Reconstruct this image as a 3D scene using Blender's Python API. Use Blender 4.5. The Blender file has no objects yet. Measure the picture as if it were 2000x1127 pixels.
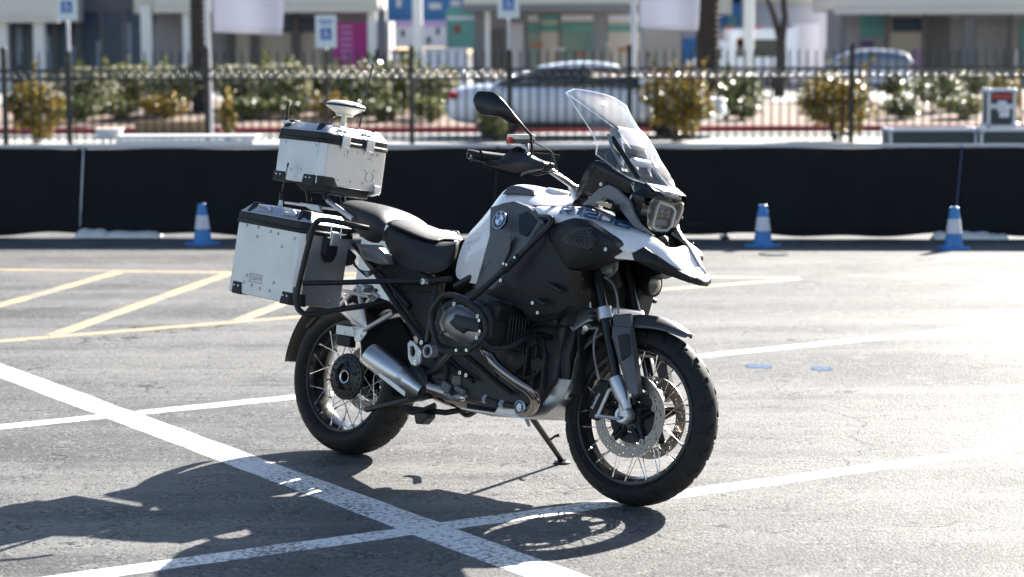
import bpy, bmesh, math, random
from mathutils import Vector, Matrix, Euler
R = math.radians
random.seed(7)
S = bpy.context.scene
COL = S.collection

# ------------------------------------------------------------------ camera, world, sun, exposure
F_PX, CAM_H, PITCH, ROLL = 4145.0, 1.6453, 0.1111, 0.0036      # photo is 2000 x 1127 pixels
cam_d = bpy.data.cameras.new('camera'); cam = bpy.data.objects.new('camera', cam_d); COL.objects.link(cam)
cam_d.sensor_fit = 'HORIZONTAL'; cam_d.sensor_width = 36.0; cam_d.lens = 36.0 * F_PX / 2000.0
cam_d.clip_start = 0.1; cam_d.clip_end = 4000
CAM_ROT = Matrix.Rotation(math.pi / 2 - PITCH, 3, 'X') @ Matrix.Rotation(-ROLL, 3, 'Z')
cam.matrix_world = Matrix.Translation((0, 0, CAM_H)) @ CAM_ROT.to_4x4()
cam_d.dof.use_dof = True; cam_d.dof.focus_distance = 8.0; cam_d.dof.aperture_fstop = 3.0
S.camera = cam

SHX, SHY = -1.0, -1.40                                           # shadow of a 1 m post on the ground
SUN_EL = math.atan2(1.0, math.hypot(SHX, SHY)); SUN_ROT = math.atan2(-SHX, -SHY)
w = bpy.data.worlds.new('World'); S.world = w; w.use_nodes = True
wn = w.node_tree.nodes; bg = wn['Background']
sky = wn.new('ShaderNodeTexSky'); sky.sky_type = 'NISHITA'; sky.sun_disc = False
sky.sun_elevation = SUN_EL; sky.sun_rotation = SUN_ROT; sky.air_density = 0.9; sky.dust_density = 0.7; sky.ozone_density = 0.5
w.node_tree.links.new(sky.outputs[0], bg.inputs[0]); bg.inputs[1].default_value = 0.05
sun_d = bpy.data.lights.new('sun', 'SUN'); sun = bpy.data.objects.new('sun', sun_d); COL.objects.link(sun)
sun_d.energy = 5.0; sun_d.angle = R(0.53); sun_d.color = (1.0, 0.95, 0.87)
sun.rotation_euler = Vector((SHX, SHY, -1)).to_track_quat('-Z', 'Y').to_euler()
S.view_settings.view_transform = 'Standard'; S.view_settings.look = 'None'
S.view_settings.gamma = 1.0; S.view_settings.use_curve_mapping = False
S.view_settings.exposure = 2.15

# ------------------------------------------------------------------ photo pixels -> directions, points
def ray(u, v):
    return CAM_ROT @ Vector(((u - 1000) / F_PX, -(v - 563.5) / F_PX, -1.0))
def at(u, v, D):                      # the point seen at (u, v) on the plane y = D
    d = ray(u, v); k = D / d.y
    return Vector((0, 0, CAM_H)) + d * k
def gnd(u, v, z=0.0):                 # the point of the ground seen at (u, v)
    d = ray(u, v); k = (z - CAM_H) / d.z
    return Vector((0, 0, CAM_H)) + d * k

# ------------------------------------------------------------------ materials
def nd(nt, t, **kw):
    n = nt.nodes.new(t)
    for k, v in kw.items():
        if k in n.inputs.keys(): n.inputs[k].default_value = v
        else: setattr(n, k, v)
    return n
def mat(name, col, rough=0.5, metal=0.0, var=0.12, scale=30.0, bump=0.0, bscale=200.0, coat=0.0, rvar=0.08, spec=0.5, aniso=None, streak=None):
    m = bpy.data.materials.new(name); m.use_nodes = True; nt = m.node_tree; b = nt.nodes['Principled BSDF']
    L = nt.links.new
    b.inputs['Metallic'].default_value = metal; b.inputs['Specular IOR Level'].default_value = spec
    b.inputs['Coat Weight'].default_value = coat; b.inputs['Coat Roughness'].default_value = 0.05
    tc = nd(nt, 'ShaderNodeTexCoord'); vec = tc.outputs['Object']
    if streak:
        mp = nd(nt, 'ShaderNodeMapping'); mp.inputs['Scale'].default_value = streak; L(vec, mp.inputs[0]); vec = mp.outputs[0]
    n = nd(nt, 'ShaderNodeTexNoise', Scale=scale, Detail=6.0, Roughness=0.6); L(vec, n.inputs['Vector'])
    mx = nd(nt, 'ShaderNodeMix', data_type='RGBA'); c = Vector(col)
    mx.inputs[6].default_value = (*(c * (1 - var)), 1); mx.inputs[7].default_value = (*[min(1, x * (1 + var)) for x in c], 1)
    L(n.outputs['Fac'], mx.inputs[0]); L(mx.outputs[2], b.inputs['Base Color'])
    mr = nd(nt, 'ShaderNodeMapRange'); mr.inputs[3].default_value = max(0.02, rough - rvar); mr.inputs[4].default_value = min(1, rough + rvar)
    n2 = nd(nt, 'ShaderNodeTexNoise', Scale=scale * 2.3, Detail=4.0); L(vec, n2.inputs['Vector'])
    L(n2.outputs['Fac'], mr.inputs[0]); L(mr.outputs[0], b.inputs['Roughness'])
    if bump:
        n3 = nd(nt, 'ShaderNodeTexNoise', Scale=bscale, Detail=3.0); L(vec, n3.inputs['Vector'])
        bp = nd(nt, 'ShaderNodeBump', Strength=bump, Distance=0.002); L(n3.outputs['Fac'], bp.inputs['Height']); L(bp.outputs[0], b.inputs['Normal'])
    return m
M = {}
def asphalt_mat():
    m = bpy.data.materials.new('asphalt'); m.use_nodes = True; nt = m.node_tree; b = nt.nodes['Principled BSDF']; L = nt.links.new
    tc = nd(nt, 'ShaderNodeTexCoord'); P = tc.outputs['Object']
    def noise(s, d=6.0, r=0.6, vec=P): 
        n = nd(nt, 'ShaderNodeTexNoise', Scale=s, Detail=d, Roughness=r); L(vec, n.inputs['Vector']); return n.outputs['Fac']
    def ramp(src, a, c):
        r = nd(nt, 'ShaderNodeMapRange'); r.inputs[1].default_value = a; r.inputs[2].default_value = c; L(src, r.inputs[0]); return r.outputs[0]
    def mix(fac, a, c):
        x = nd(nt, 'ShaderNodeMix', data_type='RGBA'); L(fac, x.inputs[0])
        for i, s in ((6, a), (7, c)):
            if isinstance(s, tuple): x.inputs[i].default_value = (*s, 1)
            else: L(s, x.inputs[i])
        return x.outputs[2]
    base = mix(ramp(noise(0.35, 5), 0.35, 0.7), (0.066, 0.066, 0.067), (0.150, 0.147, 0.143))       # worn patches
    base = mix(ramp(noise(1.3, 8, 0.74), 0.44, 0.66), base, (0.050, 0.050, 0.053))
    base = mix(ramp(noise(3.1, 8, 0.78), 0.55, 0.72), base, (0.185, 0.182, 0.178))
    mp = nd(nt, 'ShaderNodeMapping'); mp.inputs['Rotation'].default_value = (0, 0, R(-8)); mp.inputs['Scale'].default_value = (0.12, 1.6, 1); L(P, mp.inputs[0])
    base = mix(ramp(noise(1.0, 6, 0.65, mp.outputs[0]), 0.46, 0.72), base, (0.185, 0.182, 0.176))   # tyre-polished streaks
    fade = ramp(noise(5.5, 6, 0.7), 0.36, 0.66)
    vo = nd(nt, 'ShaderNodeTexVoronoi', Scale=85.0); L(P, vo.inputs['Vector'])
    sep = nd(nt, 'ShaderNodeSeparateColor'); L(vo.outputs['Color'], sep.inputs[0])
    def times(x, y): m_ = nd(nt, 'ShaderNodeMath', operation='MULTIPLY'); L(x, m_.inputs[0]); L(y, m_.inputs[1]); return m_.outputs[0]
    base = mix(times(ramp(sep.outputs[0], 0.66, 0.92), fade), base, (0.21, 0.206, 0.20))           # pale stones
    base = mix(times(ramp(sep.outputs[1], 0.66, 0.90), fade), base, (0.016, 0.016, 0.019))          # dark stones
    pit = ramp(noise(30.0, 6, 0.78), 0.61, 0.66); base = mix(pit, base, (0.012, 0.012, 0.014))       # pits
    blot = times(ramp(noise(9.0, 7, 0.8), 0.585, 0.63), ramp(noise(0.8, 3), 0.40, 0.55)); base = mix(blot, base, (0.022, 0.022, 0.024))
    spot = ramp(noise(0.9, 3, 0.5), 0.68, 0.78); base = mix(spot, base, (0.060, 0.059, 0.058))       # old oil
    wv = nd(nt, 'ShaderNodeTexVoronoi', Scale=0.62, feature='DISTANCE_TO_EDGE')
    wob = nd(nt, 'ShaderNodeTexNoise', Scale=2.5, Detail=7.0); L(P, wob.inputs['Vector'])
    ad = nd(nt, 'ShaderNodeVectorMath', operation='MULTIPLY_ADD'); L(wob.outputs['Color'], ad.inputs[0]); ad.inputs[1].default_value = (0.7, 0.7, 0.7); L(P, ad.inputs[2])
    L(ad.outputs[0], wv.inputs['Vector'])
    cr = nd(nt, 'ShaderNodeMath', operation='LESS_THAN'); cr.inputs[1].default_value = 0.0042; L(wv.outputs['Distance'], cr.inputs[0])
    base = mix(times(cr.outputs[0], ramp(noise(1.6, 5), 0.50, 0.58)), base, (0.025, 0.025, 0.027))   # hair cracks
    L(base, b.inputs['Base Color'])
    rr = nd(nt, 'ShaderNodeMapRange'); rr.inputs[3].default_value = 0.50; rr.inputs[4].default_value = 0.80; L(noise(60.0), rr.inputs[0]); L(rr.outputs[0], b.inputs['Roughness'])
    b.inputs['Specular IOR Level'].default_value = 0.15
    h = nd(nt, 'ShaderNodeMath', operation='MULTIPLY_ADD'); L(vo.outputs['Distance'], h.inputs[0]); h.inputs[1].default_value = -1.0; L(noise(140.0, 4, 0.7), h.inputs[2])
    h2 = nd(nt, 'ShaderNodeMath', operation='MULTIPLY_ADD'); L(pit, h2.inputs[0]); h2.inputs[1].default_value = -0.8; L(h.outputs[0], h2.inputs[2])
    bp = nd(nt, 'ShaderNodeBump', Strength=0.38, Distance=0.006); L(h2.outputs[0], bp.inputs['Height']); L(bp.outputs[0], b.inputs['Normal'])
    return m
def paint_mat(name, col, wear=0.60):
    m = bpy.data.materials.new(name); m.use_nodes = True; nt = m.node_tree; b = nt.nodes['Principled BSDF']; L = nt.links.new
    tc = nd(nt, 'ShaderNodeTexCoord')
    n = nd(nt, 'ShaderNodeTexNoise', Scale=45.0, Detail=8.0, Roughness=0.75); L(tc.outputs['Object'], n.inputs['Vector'])
    n2 = nd(nt, 'ShaderNodeTexNoise', Scale=2.0, Detail=4.0); L(tc.outputs['Object'], n2.inputs['Vector'])
    ad = nd(nt, 'ShaderNodeMath', operation='MULTIPLY_ADD'); L(n2.outputs['Fac'], ad.inputs[0]); ad.inputs[1].default_value = 0.35; L(n.outputs['Fac'], ad.inputs[2])
    r = nd(nt, 'ShaderNodeMapRange'); r.inputs[1].default_value = wear + 0.17; r.inputs[2].default_value = wear + 0.24; L(ad.outputs[0], r.inputs[0])
    x = nd(nt, 'ShaderNodeMix', data_type='RGBA'); L(r.outputs[0], x.inputs[0]); x.inputs[6].default_value = (*col, 1); x.inputs[7].default_value = (0.16, 0.155, 0.15, 1)
    L(x.outputs[2], b.inputs['Base Color']); b.inputs['Roughness'].default_value = 0.6
    bp = nd(nt, 'ShaderNodeBump', Strength=0.5, Distance=0.004); L(n.outputs['Fac'], bp.inputs['Height']); L(bp.outputs[0], b.inputs['Normal'])
    return m
def glass_mat(name, tint=(0.93, 0.96, 1.0), extra=0.03, rough=0.02, ior=1.49, glare_haze=0.0):
    m = bpy.data.materials.new(name); m.use_nodes = True; nt = m.node_tree; L = nt.links.new
    nt.nodes.remove(nt.nodes['Principled BSDF']); out = nt.nodes['Material Output']
    tr = nd(nt, 'ShaderNodeBsdfTransparent'); tr.inputs[0].default_value = (*tint, 1)
    gl = nd(nt, 'ShaderNodeBsdfGlossy'); gl.inputs['Roughness'].default_value = rough
    lw = nd(nt, 'ShaderNodeLayerWeight', Blend=0.5); pw = nd(nt, 'ShaderNodeMath', operation='POWER'); pw.inputs[1].default_value = 4.5; L(lw.outputs['Facing'], pw.inputs[0])
    fr = nd(nt, 'ShaderNodeMath', operation='MULTIPLY_ADD'); L(pw.outputs[0], fr.inputs[0]); fr.inputs[1].default_value = 0.9; fr.inputs[2].default_value = ((ior - 1) / (ior + 1)) ** 2
    tc = nd(nt, 'ShaderNodeTexCoord'); n = nd(nt, 'ShaderNodeTexNoise', Scale=9.0, Detail=5.0); L(tc.outputs['Object'], n.inputs['Vector'])
    r = nd(nt, 'ShaderNodeMapRange'); r.inputs[3].default_value = extra * 0.3; r.inputs[4].default_value = extra * 1.8; L(n.outputs['Fac'], r.inputs[0])
    ad = nd(nt, 'ShaderNodeMath', operation='ADD', use_clamp=True); L(fr.outputs[0], ad.inputs[0]); L(r.outputs[0], ad.inputs[1])
    mx = nd(nt, 'ShaderNodeMixShader'); L(ad.outputs[0], mx.inputs[0]); L(tr.outputs[0], mx.inputs[1]); L(gl.outputs[0], mx.inputs[2])
    if glare_haze:  # pale diffuse layer painted in for sun glare on the windscreen
        df = nd(nt, 'ShaderNodeBsdfDiffuse'); df.inputs[0].default_value = (.8, .82, .85, 1); tl = nd(nt, 'ShaderNodeBsdfTranslucent'); tl.inputs[0].default_value = (.8, .82, .85, 1)
        ds = nd(nt, 'ShaderNodeAddShader'); L(df.outputs[0], ds.inputs[0]); L(tl.outputs[0], ds.inputs[1])
        n5 = nd(nt, 'ShaderNodeTexNoise', Scale=5.0, Detail=6.0, Roughness=.7); L(tc.outputs['Object'], n5.inputs['Vector'])
        r5 = nd(nt, 'ShaderNodeMapRange'); r5.inputs[1].default_value = .3; r5.inputs[2].default_value = .75; r5.inputs[3].default_value = glare_haze * .3; r5.inputs[4].default_value = glare_haze * 1.7; L(n5.outputs['Fac'], r5.inputs[0])
        mx2 = nd(nt, 'ShaderNodeMixShader'); L(r5.outputs[0], mx2.inputs[0]); L(mx.outputs[0], mx2.inputs[1]); L(ds.outputs[0], mx2.inputs[2]); mx = mx2
    L(mx.outputs[0], out.inputs['Surface'])
    return m
def leaf_mat(name, cols, transl=0.35):
    m = bpy.data.materials.new(name); m.use_nodes = True; nt = m.node_tree; L = nt.links.new; b = nt.nodes['Principled BSDF']; out = nt.nodes['Material Output']
    tc = nd(nt, 'ShaderNodeTexCoord'); n = nd(nt, 'ShaderNodeTexWhiteNoise'); 
    sn = nd(nt, 'ShaderNodeVectorMath', operation='SNAP'); sn.inputs[1].default_value = (0.07, 0.07, 0.07); L(tc.outputs['Object'], sn.inputs[0]); L(sn.outputs[0], n.inputs['Vector'])
    cr = nd(nt, 'ShaderNodeValToRGB'); cr.color_ramp.interpolation = 'CONSTANT'; e = cr.color_ramp.elements
    while len(e) < len(cols): e.new(1.0)
    for i, c in enumerate(cols): e[i].position = i / len(cols); e[i].color = (*c, 1)
    L(n.outputs['Value'], cr.inputs[0]); L(cr.outputs[0], b.inputs['Base Color']); b.inputs['Roughness'].default_value = 0.32
    t = nd(nt, 'ShaderNodeBsdfTranslucent'); L(cr.outputs[0], t.inputs[0])
    mx = nd(nt, 'ShaderNodeMixShader'); mx.inputs[0].default_value = transl; L(b.outputs[0], mx.inputs[1]); L(t.outputs[0], mx.inputs[2]); L(mx.outputs[0], out.inputs['Surface'])
    return m

# ------------------------------------------------------------------ mesh builder
class MB:
    def __init__(s): s.v = []; s.f = []
    def add(s, vs, fs):
        o = len(s.v); s.v += [Vector(p) for p in vs]; s.f += [[i + o for i in f] for f in fs]; return s
    def loop_loft(s, loops, close=True, cap=True):
        o = len(s.v); n = len(loops[0])
        for l in loops: s.v += [Vector(p) for p in l]
        for i in range(len(loops) - 1):
            for j in range(n if close else n - 1):
                a = o + i * n + j; b = o + i * n + (j + 1) % n; s.f.append([a, b, b + n, a + n])
        if cap:
            s.f.append([o + j for j in range(n)][::-1]); k = o + (len(loops) - 1) * n; s.f.append([k + j for j in range(n)])
        return s
    def grid(s, rows): return s.loop_loft(rows, close=False, cap=False)
    def tube(s, pts, r, n=10, closed=False, cap=True):
        pts = [Vector(p) for p in pts]; m = len(pts); rs = r if isinstance(r, (list, tuple)) else [r] * m
        loops = []; up = None
        for i, p in enumerate(pts):
            if closed: t = pts[(i + 1) % m] - pts[i - 1]
            else: t = pts[min(i + 1, m - 1)] - pts[max(i - 1, 0)]
            t.normalize()
            if up is None:
                up = Vector((0, 0, 1)) if abs(t.z) < 0.9 else Vector((1, 0, 0))
            a = t.cross(up); a.normalize(); b = a.cross(t); b.normalize(); up = b
            loops.append([p + (a * math.cos(2 * math.pi * k / n) + b * math.sin(2 * math.pi * k / n)) * rs[i] for k in range(n)])
        if closed:
            # re-align the seam of the last ring with the first by best offset
            o = len(s.v)
            for l in loops: s.v += l
            best = min(range(n), key=lambda q: (loops[-1][q] - loops[0][0]).length)
            for i in range(m):
                for j in range(n):
                    a = o + i * n + j; b = o + i * n + (j + 1) % n
                    if i < m - 1: s.f.append([a, b, b + n, a + n])
                    else: s.f.append([o + i * n + (j + best) % n, o + i * n + (j + 1 + best) % n, o + (j + 1) % n, o + j])
            return s
        return s.loop_loft(loops, True, cap)
    def box(s, c, size, rot=None):
        c = Vector(c); h = Vector(size) / 2; q = []
        for x in (-1, 1):
            for y in (-1, 1):
                for z in (-1, 1):
                    d = Vector((x * h.x, y * h.y, z * h.z))
                    if rot is not None: d = rot @ d
                    q.append(c + d)
        return s.add(q, [[0, 1, 3, 2], [4, 6, 7, 5], [0, 4, 5, 1], [2, 3, 7, 6], [0, 2, 6, 4], [1, 5, 7, 3]])
    def prism(s, poly, vec):
        poly = [Vector(p) for p in poly]; vec = Vector(vec)
        return s.loop_loft([poly, [p + vec for p in poly]])
    def lathe(s, c, ax, prof, n=32, ref=None, closed=False, cap=False):
        c = Vector(c); ax = Vector(ax).normalized(); ref = Vector(ref or ((0, 0, 1) if abs(ax.z) < 0.9 else (1, 0, 0)))
        a = ax.cross(ref).normalized(); b = ax.cross(a).normalized(); o = len(s.v); m = len(prof)
        for k in range(n):
            th = 2 * math.pi * k / n; d = a * math.cos(th) + b * math.sin(th)
            for r, h in prof: s.v.append(c + d * r + ax * h)
        for k in range(n):
            for j in range(m if closed else m - 1):
                a0 = o + k * m + j; a1 = o + k * m + (j + 1) % m; b0 = o + ((k + 1) % n) * m + j; b1 = o + ((k + 1) % n) * m + (j + 1) % m
                s.f.append([a0, a1, b1, b0])
        if cap:
            s.f.append([o + k * m for k in range(n)]); s.f.append([o + k * m + m - 1 for k in range(n)][::-1])
        return s
    def ball(s, c, r, n=10, sc=(1, 1, 1)):
        prof = [(max(1e-4, r * math.sin(math.pi * i / n)), -r * math.cos(math.pi * i / n)) for i in range(n + 1)]
        o = len(s.v); s.lathe((0, 0, 0), (0, 0, 1), prof, n * 2); c = Vector(c)
        for i in range(o, len(s.v)): p = s.v[i]; s.v[i] = c + Vector((p.x * sc[0], p.y * sc[1], p.z * sc[2]))
        return s
    def mirror(s, other):
        return s.add([(p.x, -p.y, p.z) for p in other.v], [f[::-1] for f in other.f])
    def map(s, fn): s.v = [Vector(fn(p)) for p in s.v]; return s
def loose(mb):
    par = list(range(len(mb.v)))
    def find(i):
        while par[i] != i: par[i] = par[par[i]]; i = par[i]
        return i
    for f in mb.f:
        for i in f[1:]: par[find(i)] = find(f[0])
    groups = {}
    for f in mb.f: groups.setdefault(find(f[0]), []).append(f)
    out = []
    for fs in groups.values():
        idx = sorted({i for f in fs for i in f}); mp = {i: k for k, i in enumerate(idx)}; n = MB(); n.add([mb.v[i] for i in idx], [[mp[i] for i in f] for f in fs]); out.append(n)
    return out
def new_mesh(name, mb, m, smooth=35):
    me = bpy.data.meshes.new(name); me.from_pydata([tuple(p) for p in mb.v], [], mb.f); me.validate()
    bm = bmesh.new(); bm.from_mesh(me); bmesh.ops.recalc_face_normals(bm, faces=bm.faces); bm.to_mesh(me); bm.free()
    if m: me.materials.append(m)
    if smooth:
        me.polygons.foreach_set('use_smooth', [True] * len(me.polygons)); me.set_sharp_from_angle(angle=R(smooth))
    me.update(); return me
def obj(name, mb, m, parent=None, smooth=35, bevel=0, bseg=2, sub=0, solid=0, soff=0):
    me = new_mesh(name, mb, M[m] if isinstance(m, str) else m, smooth)
    o = bpy.data.objects.new(name, me); COL.objects.link(o); o.parent = parent
    if sub:
        q = o.modifiers.new('sub', 'SUBSURF'); q.levels = sub; q.render_levels = sub
    if solid:
        q = o.modifiers.new('solid', 'SOLIDIFY'); q.thickness = solid; q.offset = soff
    if bevel:
        q = o.modifiers.new('bevel', 'BEVEL'); q.width = bevel; q.segments = bseg; q.limit_method = 'ANGLE'; q.angle_limit = R(30); q.harden_normals = False
    return o
def tag(o, label, cat, group=None, kind=None):
    if label: o['label'] = label
    if cat: o['category'] = cat
    if group: o['group'] = group
    if kind: o['kind'] = kind
    return o
def empty(name, loc=(0, 0, 0), rot=(0, 0, 0), parent=None):
    e = bpy.data.objects.new(name, None); COL.objects.link(e); e.location = loc; e.rotation_euler = rot; e.empty_display_size = 0.1; e.parent = parent
    return e
def shared(name, me, parent, loc, rot=(0, 0, 0), sc=(1, 1, 1)):
    o = bpy.data.objects.new(name, me); COL.objects.link(o); o.parent = parent; o.location = loc; o.rotation_euler = rot; o.scale = sc; return o
def smooth_path(pts, k=6, closed=False):
    pts = [Vector(p) for p in pts]; n = len(pts); out = []
    for i in range(n if closed else n - 1):
        p1, p2 = pts[i], pts[(i + 1) % n]
        p0 = pts[i - 1] if (closed or i > 0) else p1 * 2 - p2
        p3 = pts[(i + 2) % n] if (closed or i + 2 < n) else p2 * 2 - p1
        for j in range(k):
            t = j / k
            out.append(0.5 * ((2 * p1) + (p2 - p0) * t + (2 * p0 - 5 * p1 + 4 * p2 - p3) * t * t + (-p0 + 3 * p1 - 3 * p2 + p3) * t ** 3))
    if not closed: out.append(pts[-1])
    return out
def text_mb(body, size, origin, ex, ey, depth=0.001, shear=0.0, xs=1.0, bold=0.0):
    c = bpy.data.curves.new('txt', 'FONT'); c.body = body; c.size = 1.0; c.align_x = 'CENTER'; c.align_y = 'CENTER'; c.shear = shear; c.offset = bold; c.extrude = 0.0; c.resolution_u = 3
    o = bpy.data.objects.new('txt', c); COL.objects.link(o); bpy.context.view_layer.update()
    me = bpy.data.meshes.new_from_object(o); bpy.data.objects.remove(o)
    ex = Vector(ex).normalized(); ey = Vector(ey); ey = (ey - ex * ey.dot(ex)).normalized(); nz = ex.cross(ey); og = Vector(origin)
    mb = MB(); vs = [og + ex * (v.co.x * size * xs) + ey * (v.co.y * size) for v in me.vertices]; fs = [list(p.vertices) for p in me.polygons]
    mb.add([p + nz * depth for p in vs], fs)
    bpy.data.meshes.remove(me); bpy.data.curves.remove(c)
    return mb
# ================================================================== materials of the place
M['asphalt'] = asphalt_mat()
M['line_white'] = paint_mat('line_white', (0.74, 0.74, 0.73), 0.50)
M['line_yellow'] = paint_mat('line_yellow', (0.52, 0.335, 0.14), 0.47)
M['mark_blue'] = mat('mark_blue', (0.085, 0.12, 0.19), 0.95, var=.35, scale=30, spec=.05)
M['concrete'] = mat('concrete', (0.29, 0.285, 0.275), 0.85, var=0.15, scale=3, bump=0.3)
M['kerb_red'] = mat('kerb_red', (0.30, 0.035, 0.045), 0.6, var=0.25, scale=8)
M['gravel'] = mat('gravel', (0.165, 0.110, 0.082), 0.95, var=0.35, scale=14, bump=0.8, bscale=40)
M['fence_black'] = mat('fence_black', (0.006, 0.006, 0.008), 0.32, var=0.2)
M['banner'] = mat('banner', (0.0105, 0.0108, 0.0135), 0.8, var=0.4, scale=1.3, bump=0.15, bscale=300, spec=0.2)
M['tape_navy'] = mat('tape_navy', (0.016, 0.018, 0.028), 0.6)
M['tape_blue'] = mat('tape_blue', (0.05, 0.07, 0.14), 0.6)
M['rail_white'] = mat('rail_white', (0.50, 0.50, 0.52), 0.45)
M['pole_grey'] = mat('pole_grey', (0.50, 0.50, 0.54), 0.4, 0.3)
M['foam_white'] = mat('foam_white', (0.70, 0.67, 0.63), 0.8, bump=0.3, bscale=30)
M['cone_blue'] = mat('cone_blue', (0.035, 0.19, 0.48), 0.45, var=0.35, scale=26)
M['cone_white'] = mat('cone_white', (0.60, 0.60, 0.66), 0.5, var=.18, scale=22)
M['flag_white'] = leaf_mat('flag_white', [(0.55, 0.55, 0.63)], 0.35)
M['sign_white'] = mat('sign_white', (0.66, 0.72, 0.72), 0.5)
M['sign_blue'] = mat('sign_blue', (0.03, 0.11, 0.42), 0.5)
M['trunk_palm'] = mat('trunk_palm', (0.040, 0.034, 0.030), 0.9, var=0.4, scale=9, bump=1.0, bscale=30)
M['trunk_dark'] = mat('trunk_dark', (0.03, 0.026, 0.024), 0.9, var=0.3, scale=12, bump=0.8, bscale=30)
M['leaf_green'] = leaf_mat('leaf_green', [(0.11, 0.15, 0.03), (0.07, 0.11, 0.02), (0.18, 0.20, 0.06), (0.24, 0.24, 0.09), (0.05, 0.08, 0.02)])
M['leaf_yellow'] = leaf_mat('leaf_yellow', [(0.42, 0.29, 0.03), (0.16, 0.16, 0.02), (0.06, 0.07, 0.015), (0.50, 0.30, 0.05), (0.11, 0.10, 0.02)])
M['leaf_pale'] = leaf_mat('leaf_pale', [(0.20, 0.23, 0.06), (0.13, 0.17, 0.04), (0.30, 0.29, 0.13), (0.09, 0.12, 0.03), (0.25, 0.25, 0.05)])
M['petal'] = leaf_mat('petal', [(0.66, 0.62, 0.52), (0.6, 0.55, 0.42)], 0.3)
M['car_white'] = mat('car_white', (0.78, 0.79, 0.84), 0.25, coat=0.8, var=0.03)
M['car_silver'] = mat('car_silver', (0.60, 0.64, 0.76), 0.3, 0.0, coat=0.6, var=0.03)
M['car_glass'] = mat('car_glass', (0.015, 0.022, 0.030), 0.06, var=0.1, spec=0.7)
M['car_glass_pale'] = mat('car_glass_pale', (0.10, 0.14, 0.20), 0.08, var=0.4, scale=2, spec=0.8)  # paler base colour stands in for sky reflected in the windows
M['car_trim'] = mat('car_trim', (0.02, 0.02, 0.022), 0.5)
M['lamp_red'] = mat('lamp_red', (0.42, 0.01, 0.015), 0.2, coat=0.5)
M['lamp_orange'] = mat('lamp_orange', (0.55, 0.12, 0.03), 0.3)
M['lamp_clear'] = mat('lamp_clear', (0.7, 0.7, 0.72), 0.1)
M['tyre_far'] = mat('tyre_far', (0.015, 0.015, 0.016), 0.8)
M['wheel_alloy'] = mat('wheel_alloy', (0.45, 0.45, 0.47), 0.3, 0.8)
M['wall_beige'] = mat('wall_beige', (0.60, 0.55, 0.48), 0.85, var=0.08, scale=1)
M['wall_grey'] = mat('wall_grey', (0.34, 0.33, 0.35), 0.85, var=0.08, scale=1)
M['wall_pale'] = mat('wall_pale', (0.47, 0.49, 0.54), 0.8, var=0.05, scale=0.6)
M['soffit'] = mat('soffit', (0.60, 0.56, 0.50), 0.85, var=0.08, scale=1)
M['column_white'] = mat('column_white', (0.75, 0.73, 0.70), 0.7)
M['column_grey'] = mat('column_grey', (0.16, 0.155, 0.16), 0.7)
M['glass_dark'] = mat('glass_dark', (0.035, 0.070, 0.125), 0.25, var=0.9, scale=0.9, spec=0.3, streak=(1.6, 1, .12))  # upright streaks in the colour stand in for reflections on the glass
M['glass_green'] = mat('glass_green', (0.14, 0.24, 0.22), 0.12, var=0.3, scale=0.6)
M['panel_blue'] = mat('panel_blue', (0.05, 0.20, 0.48), 0.6, var=0.2, scale=0.4)
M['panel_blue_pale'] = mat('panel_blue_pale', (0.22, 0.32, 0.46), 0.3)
M['panel_teal'] = mat('panel_teal', (0.12, 0.34, 0.32), 0.6)
M['panel_pink'] = mat('panel_pink', (0.42, 0.025, 0.22), 0.6)
M['panel_lilac'] = mat('panel_lilac', (0.55, 0.36, 0.66), 0.6)
M['panel_white'] = mat('panel_white', (0.72, 0.72, 0.78), 0.6)
M['panel_purple'] = mat('panel_purple', (0.13, 0.06, 0.25), 0.6)
M['panel_black'] = mat('panel_black', (0.02, 0.02, 0.025), 0.5)
M['panel_brown'] = mat('panel_brown', (0.22, 0.10, 0.06), 0.6)
M['case_alu'] = mat('case_alu', (0.55, 0.56, 0.62), 0.4, 0.6)
M['case_panel'] = mat('case_panel', (0.05, 0.055, 0.06), 0.6)
M['case_red'] = mat('case_red', (0.5, 0.05, 0.04), 0.5)
M['timber'] = mat('timber', (0.24, 0.16, 0.09), 0.8, var=0.3, scale=4, streak=(1, 12, 12))
M['cloth_dark'] = mat('cloth_dark', (0.02, 0.02, 0.026), 0.9)
M['cloth_grey'] = mat('cloth_grey', (0.20, 0.20, 0.22), 0.9)
M['skin'] = mat('skin', (0.46, 0.28, 0.21), 0.6)
M['hair'] = mat('hair', (0.03, 0.02, 0.015), 0.6)

def flat_poly(name, pts, z, m, parent=None):
    mb = MB(); mb.add([(p[0], p[1], z) for p in pts], [list(range(len(pts)))]); return obj(name, mb, m, parent, smooth=0)
def strip(name, pix, width, z, m, nseg=24):
    """a painted line on the ground through photo points; width in metres, edges slightly ragged"""
    P = [gnd(*q).to_2d() for q in pix]; mb = MB(); rws = [[], [], [], []]
    for a, b in zip(P[:-1], P[1:]):
        d = (b - a); n = Vector((-d.y, d.x)).normalized()
        for i in range(nseg + 1):
            c = a + d * i / nseg; j0, j1 = random.uniform(-.004, .004), random.uniform(-.004, .004)
            for k, (o, zz) in enumerate(((width / 2 + .006 + j0, .0003 + z * .1), (width / 2 - .022 + j0, z), (-width / 2 + .022 + j1, z), (-width / 2 - .006 + j1, .0003 + z * .1))): rws[k].append((*(c + n * o), zz))
    return tag(obj(name, mb.grid(rws), m, smooth=0), None, None, kind='structure')

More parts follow.
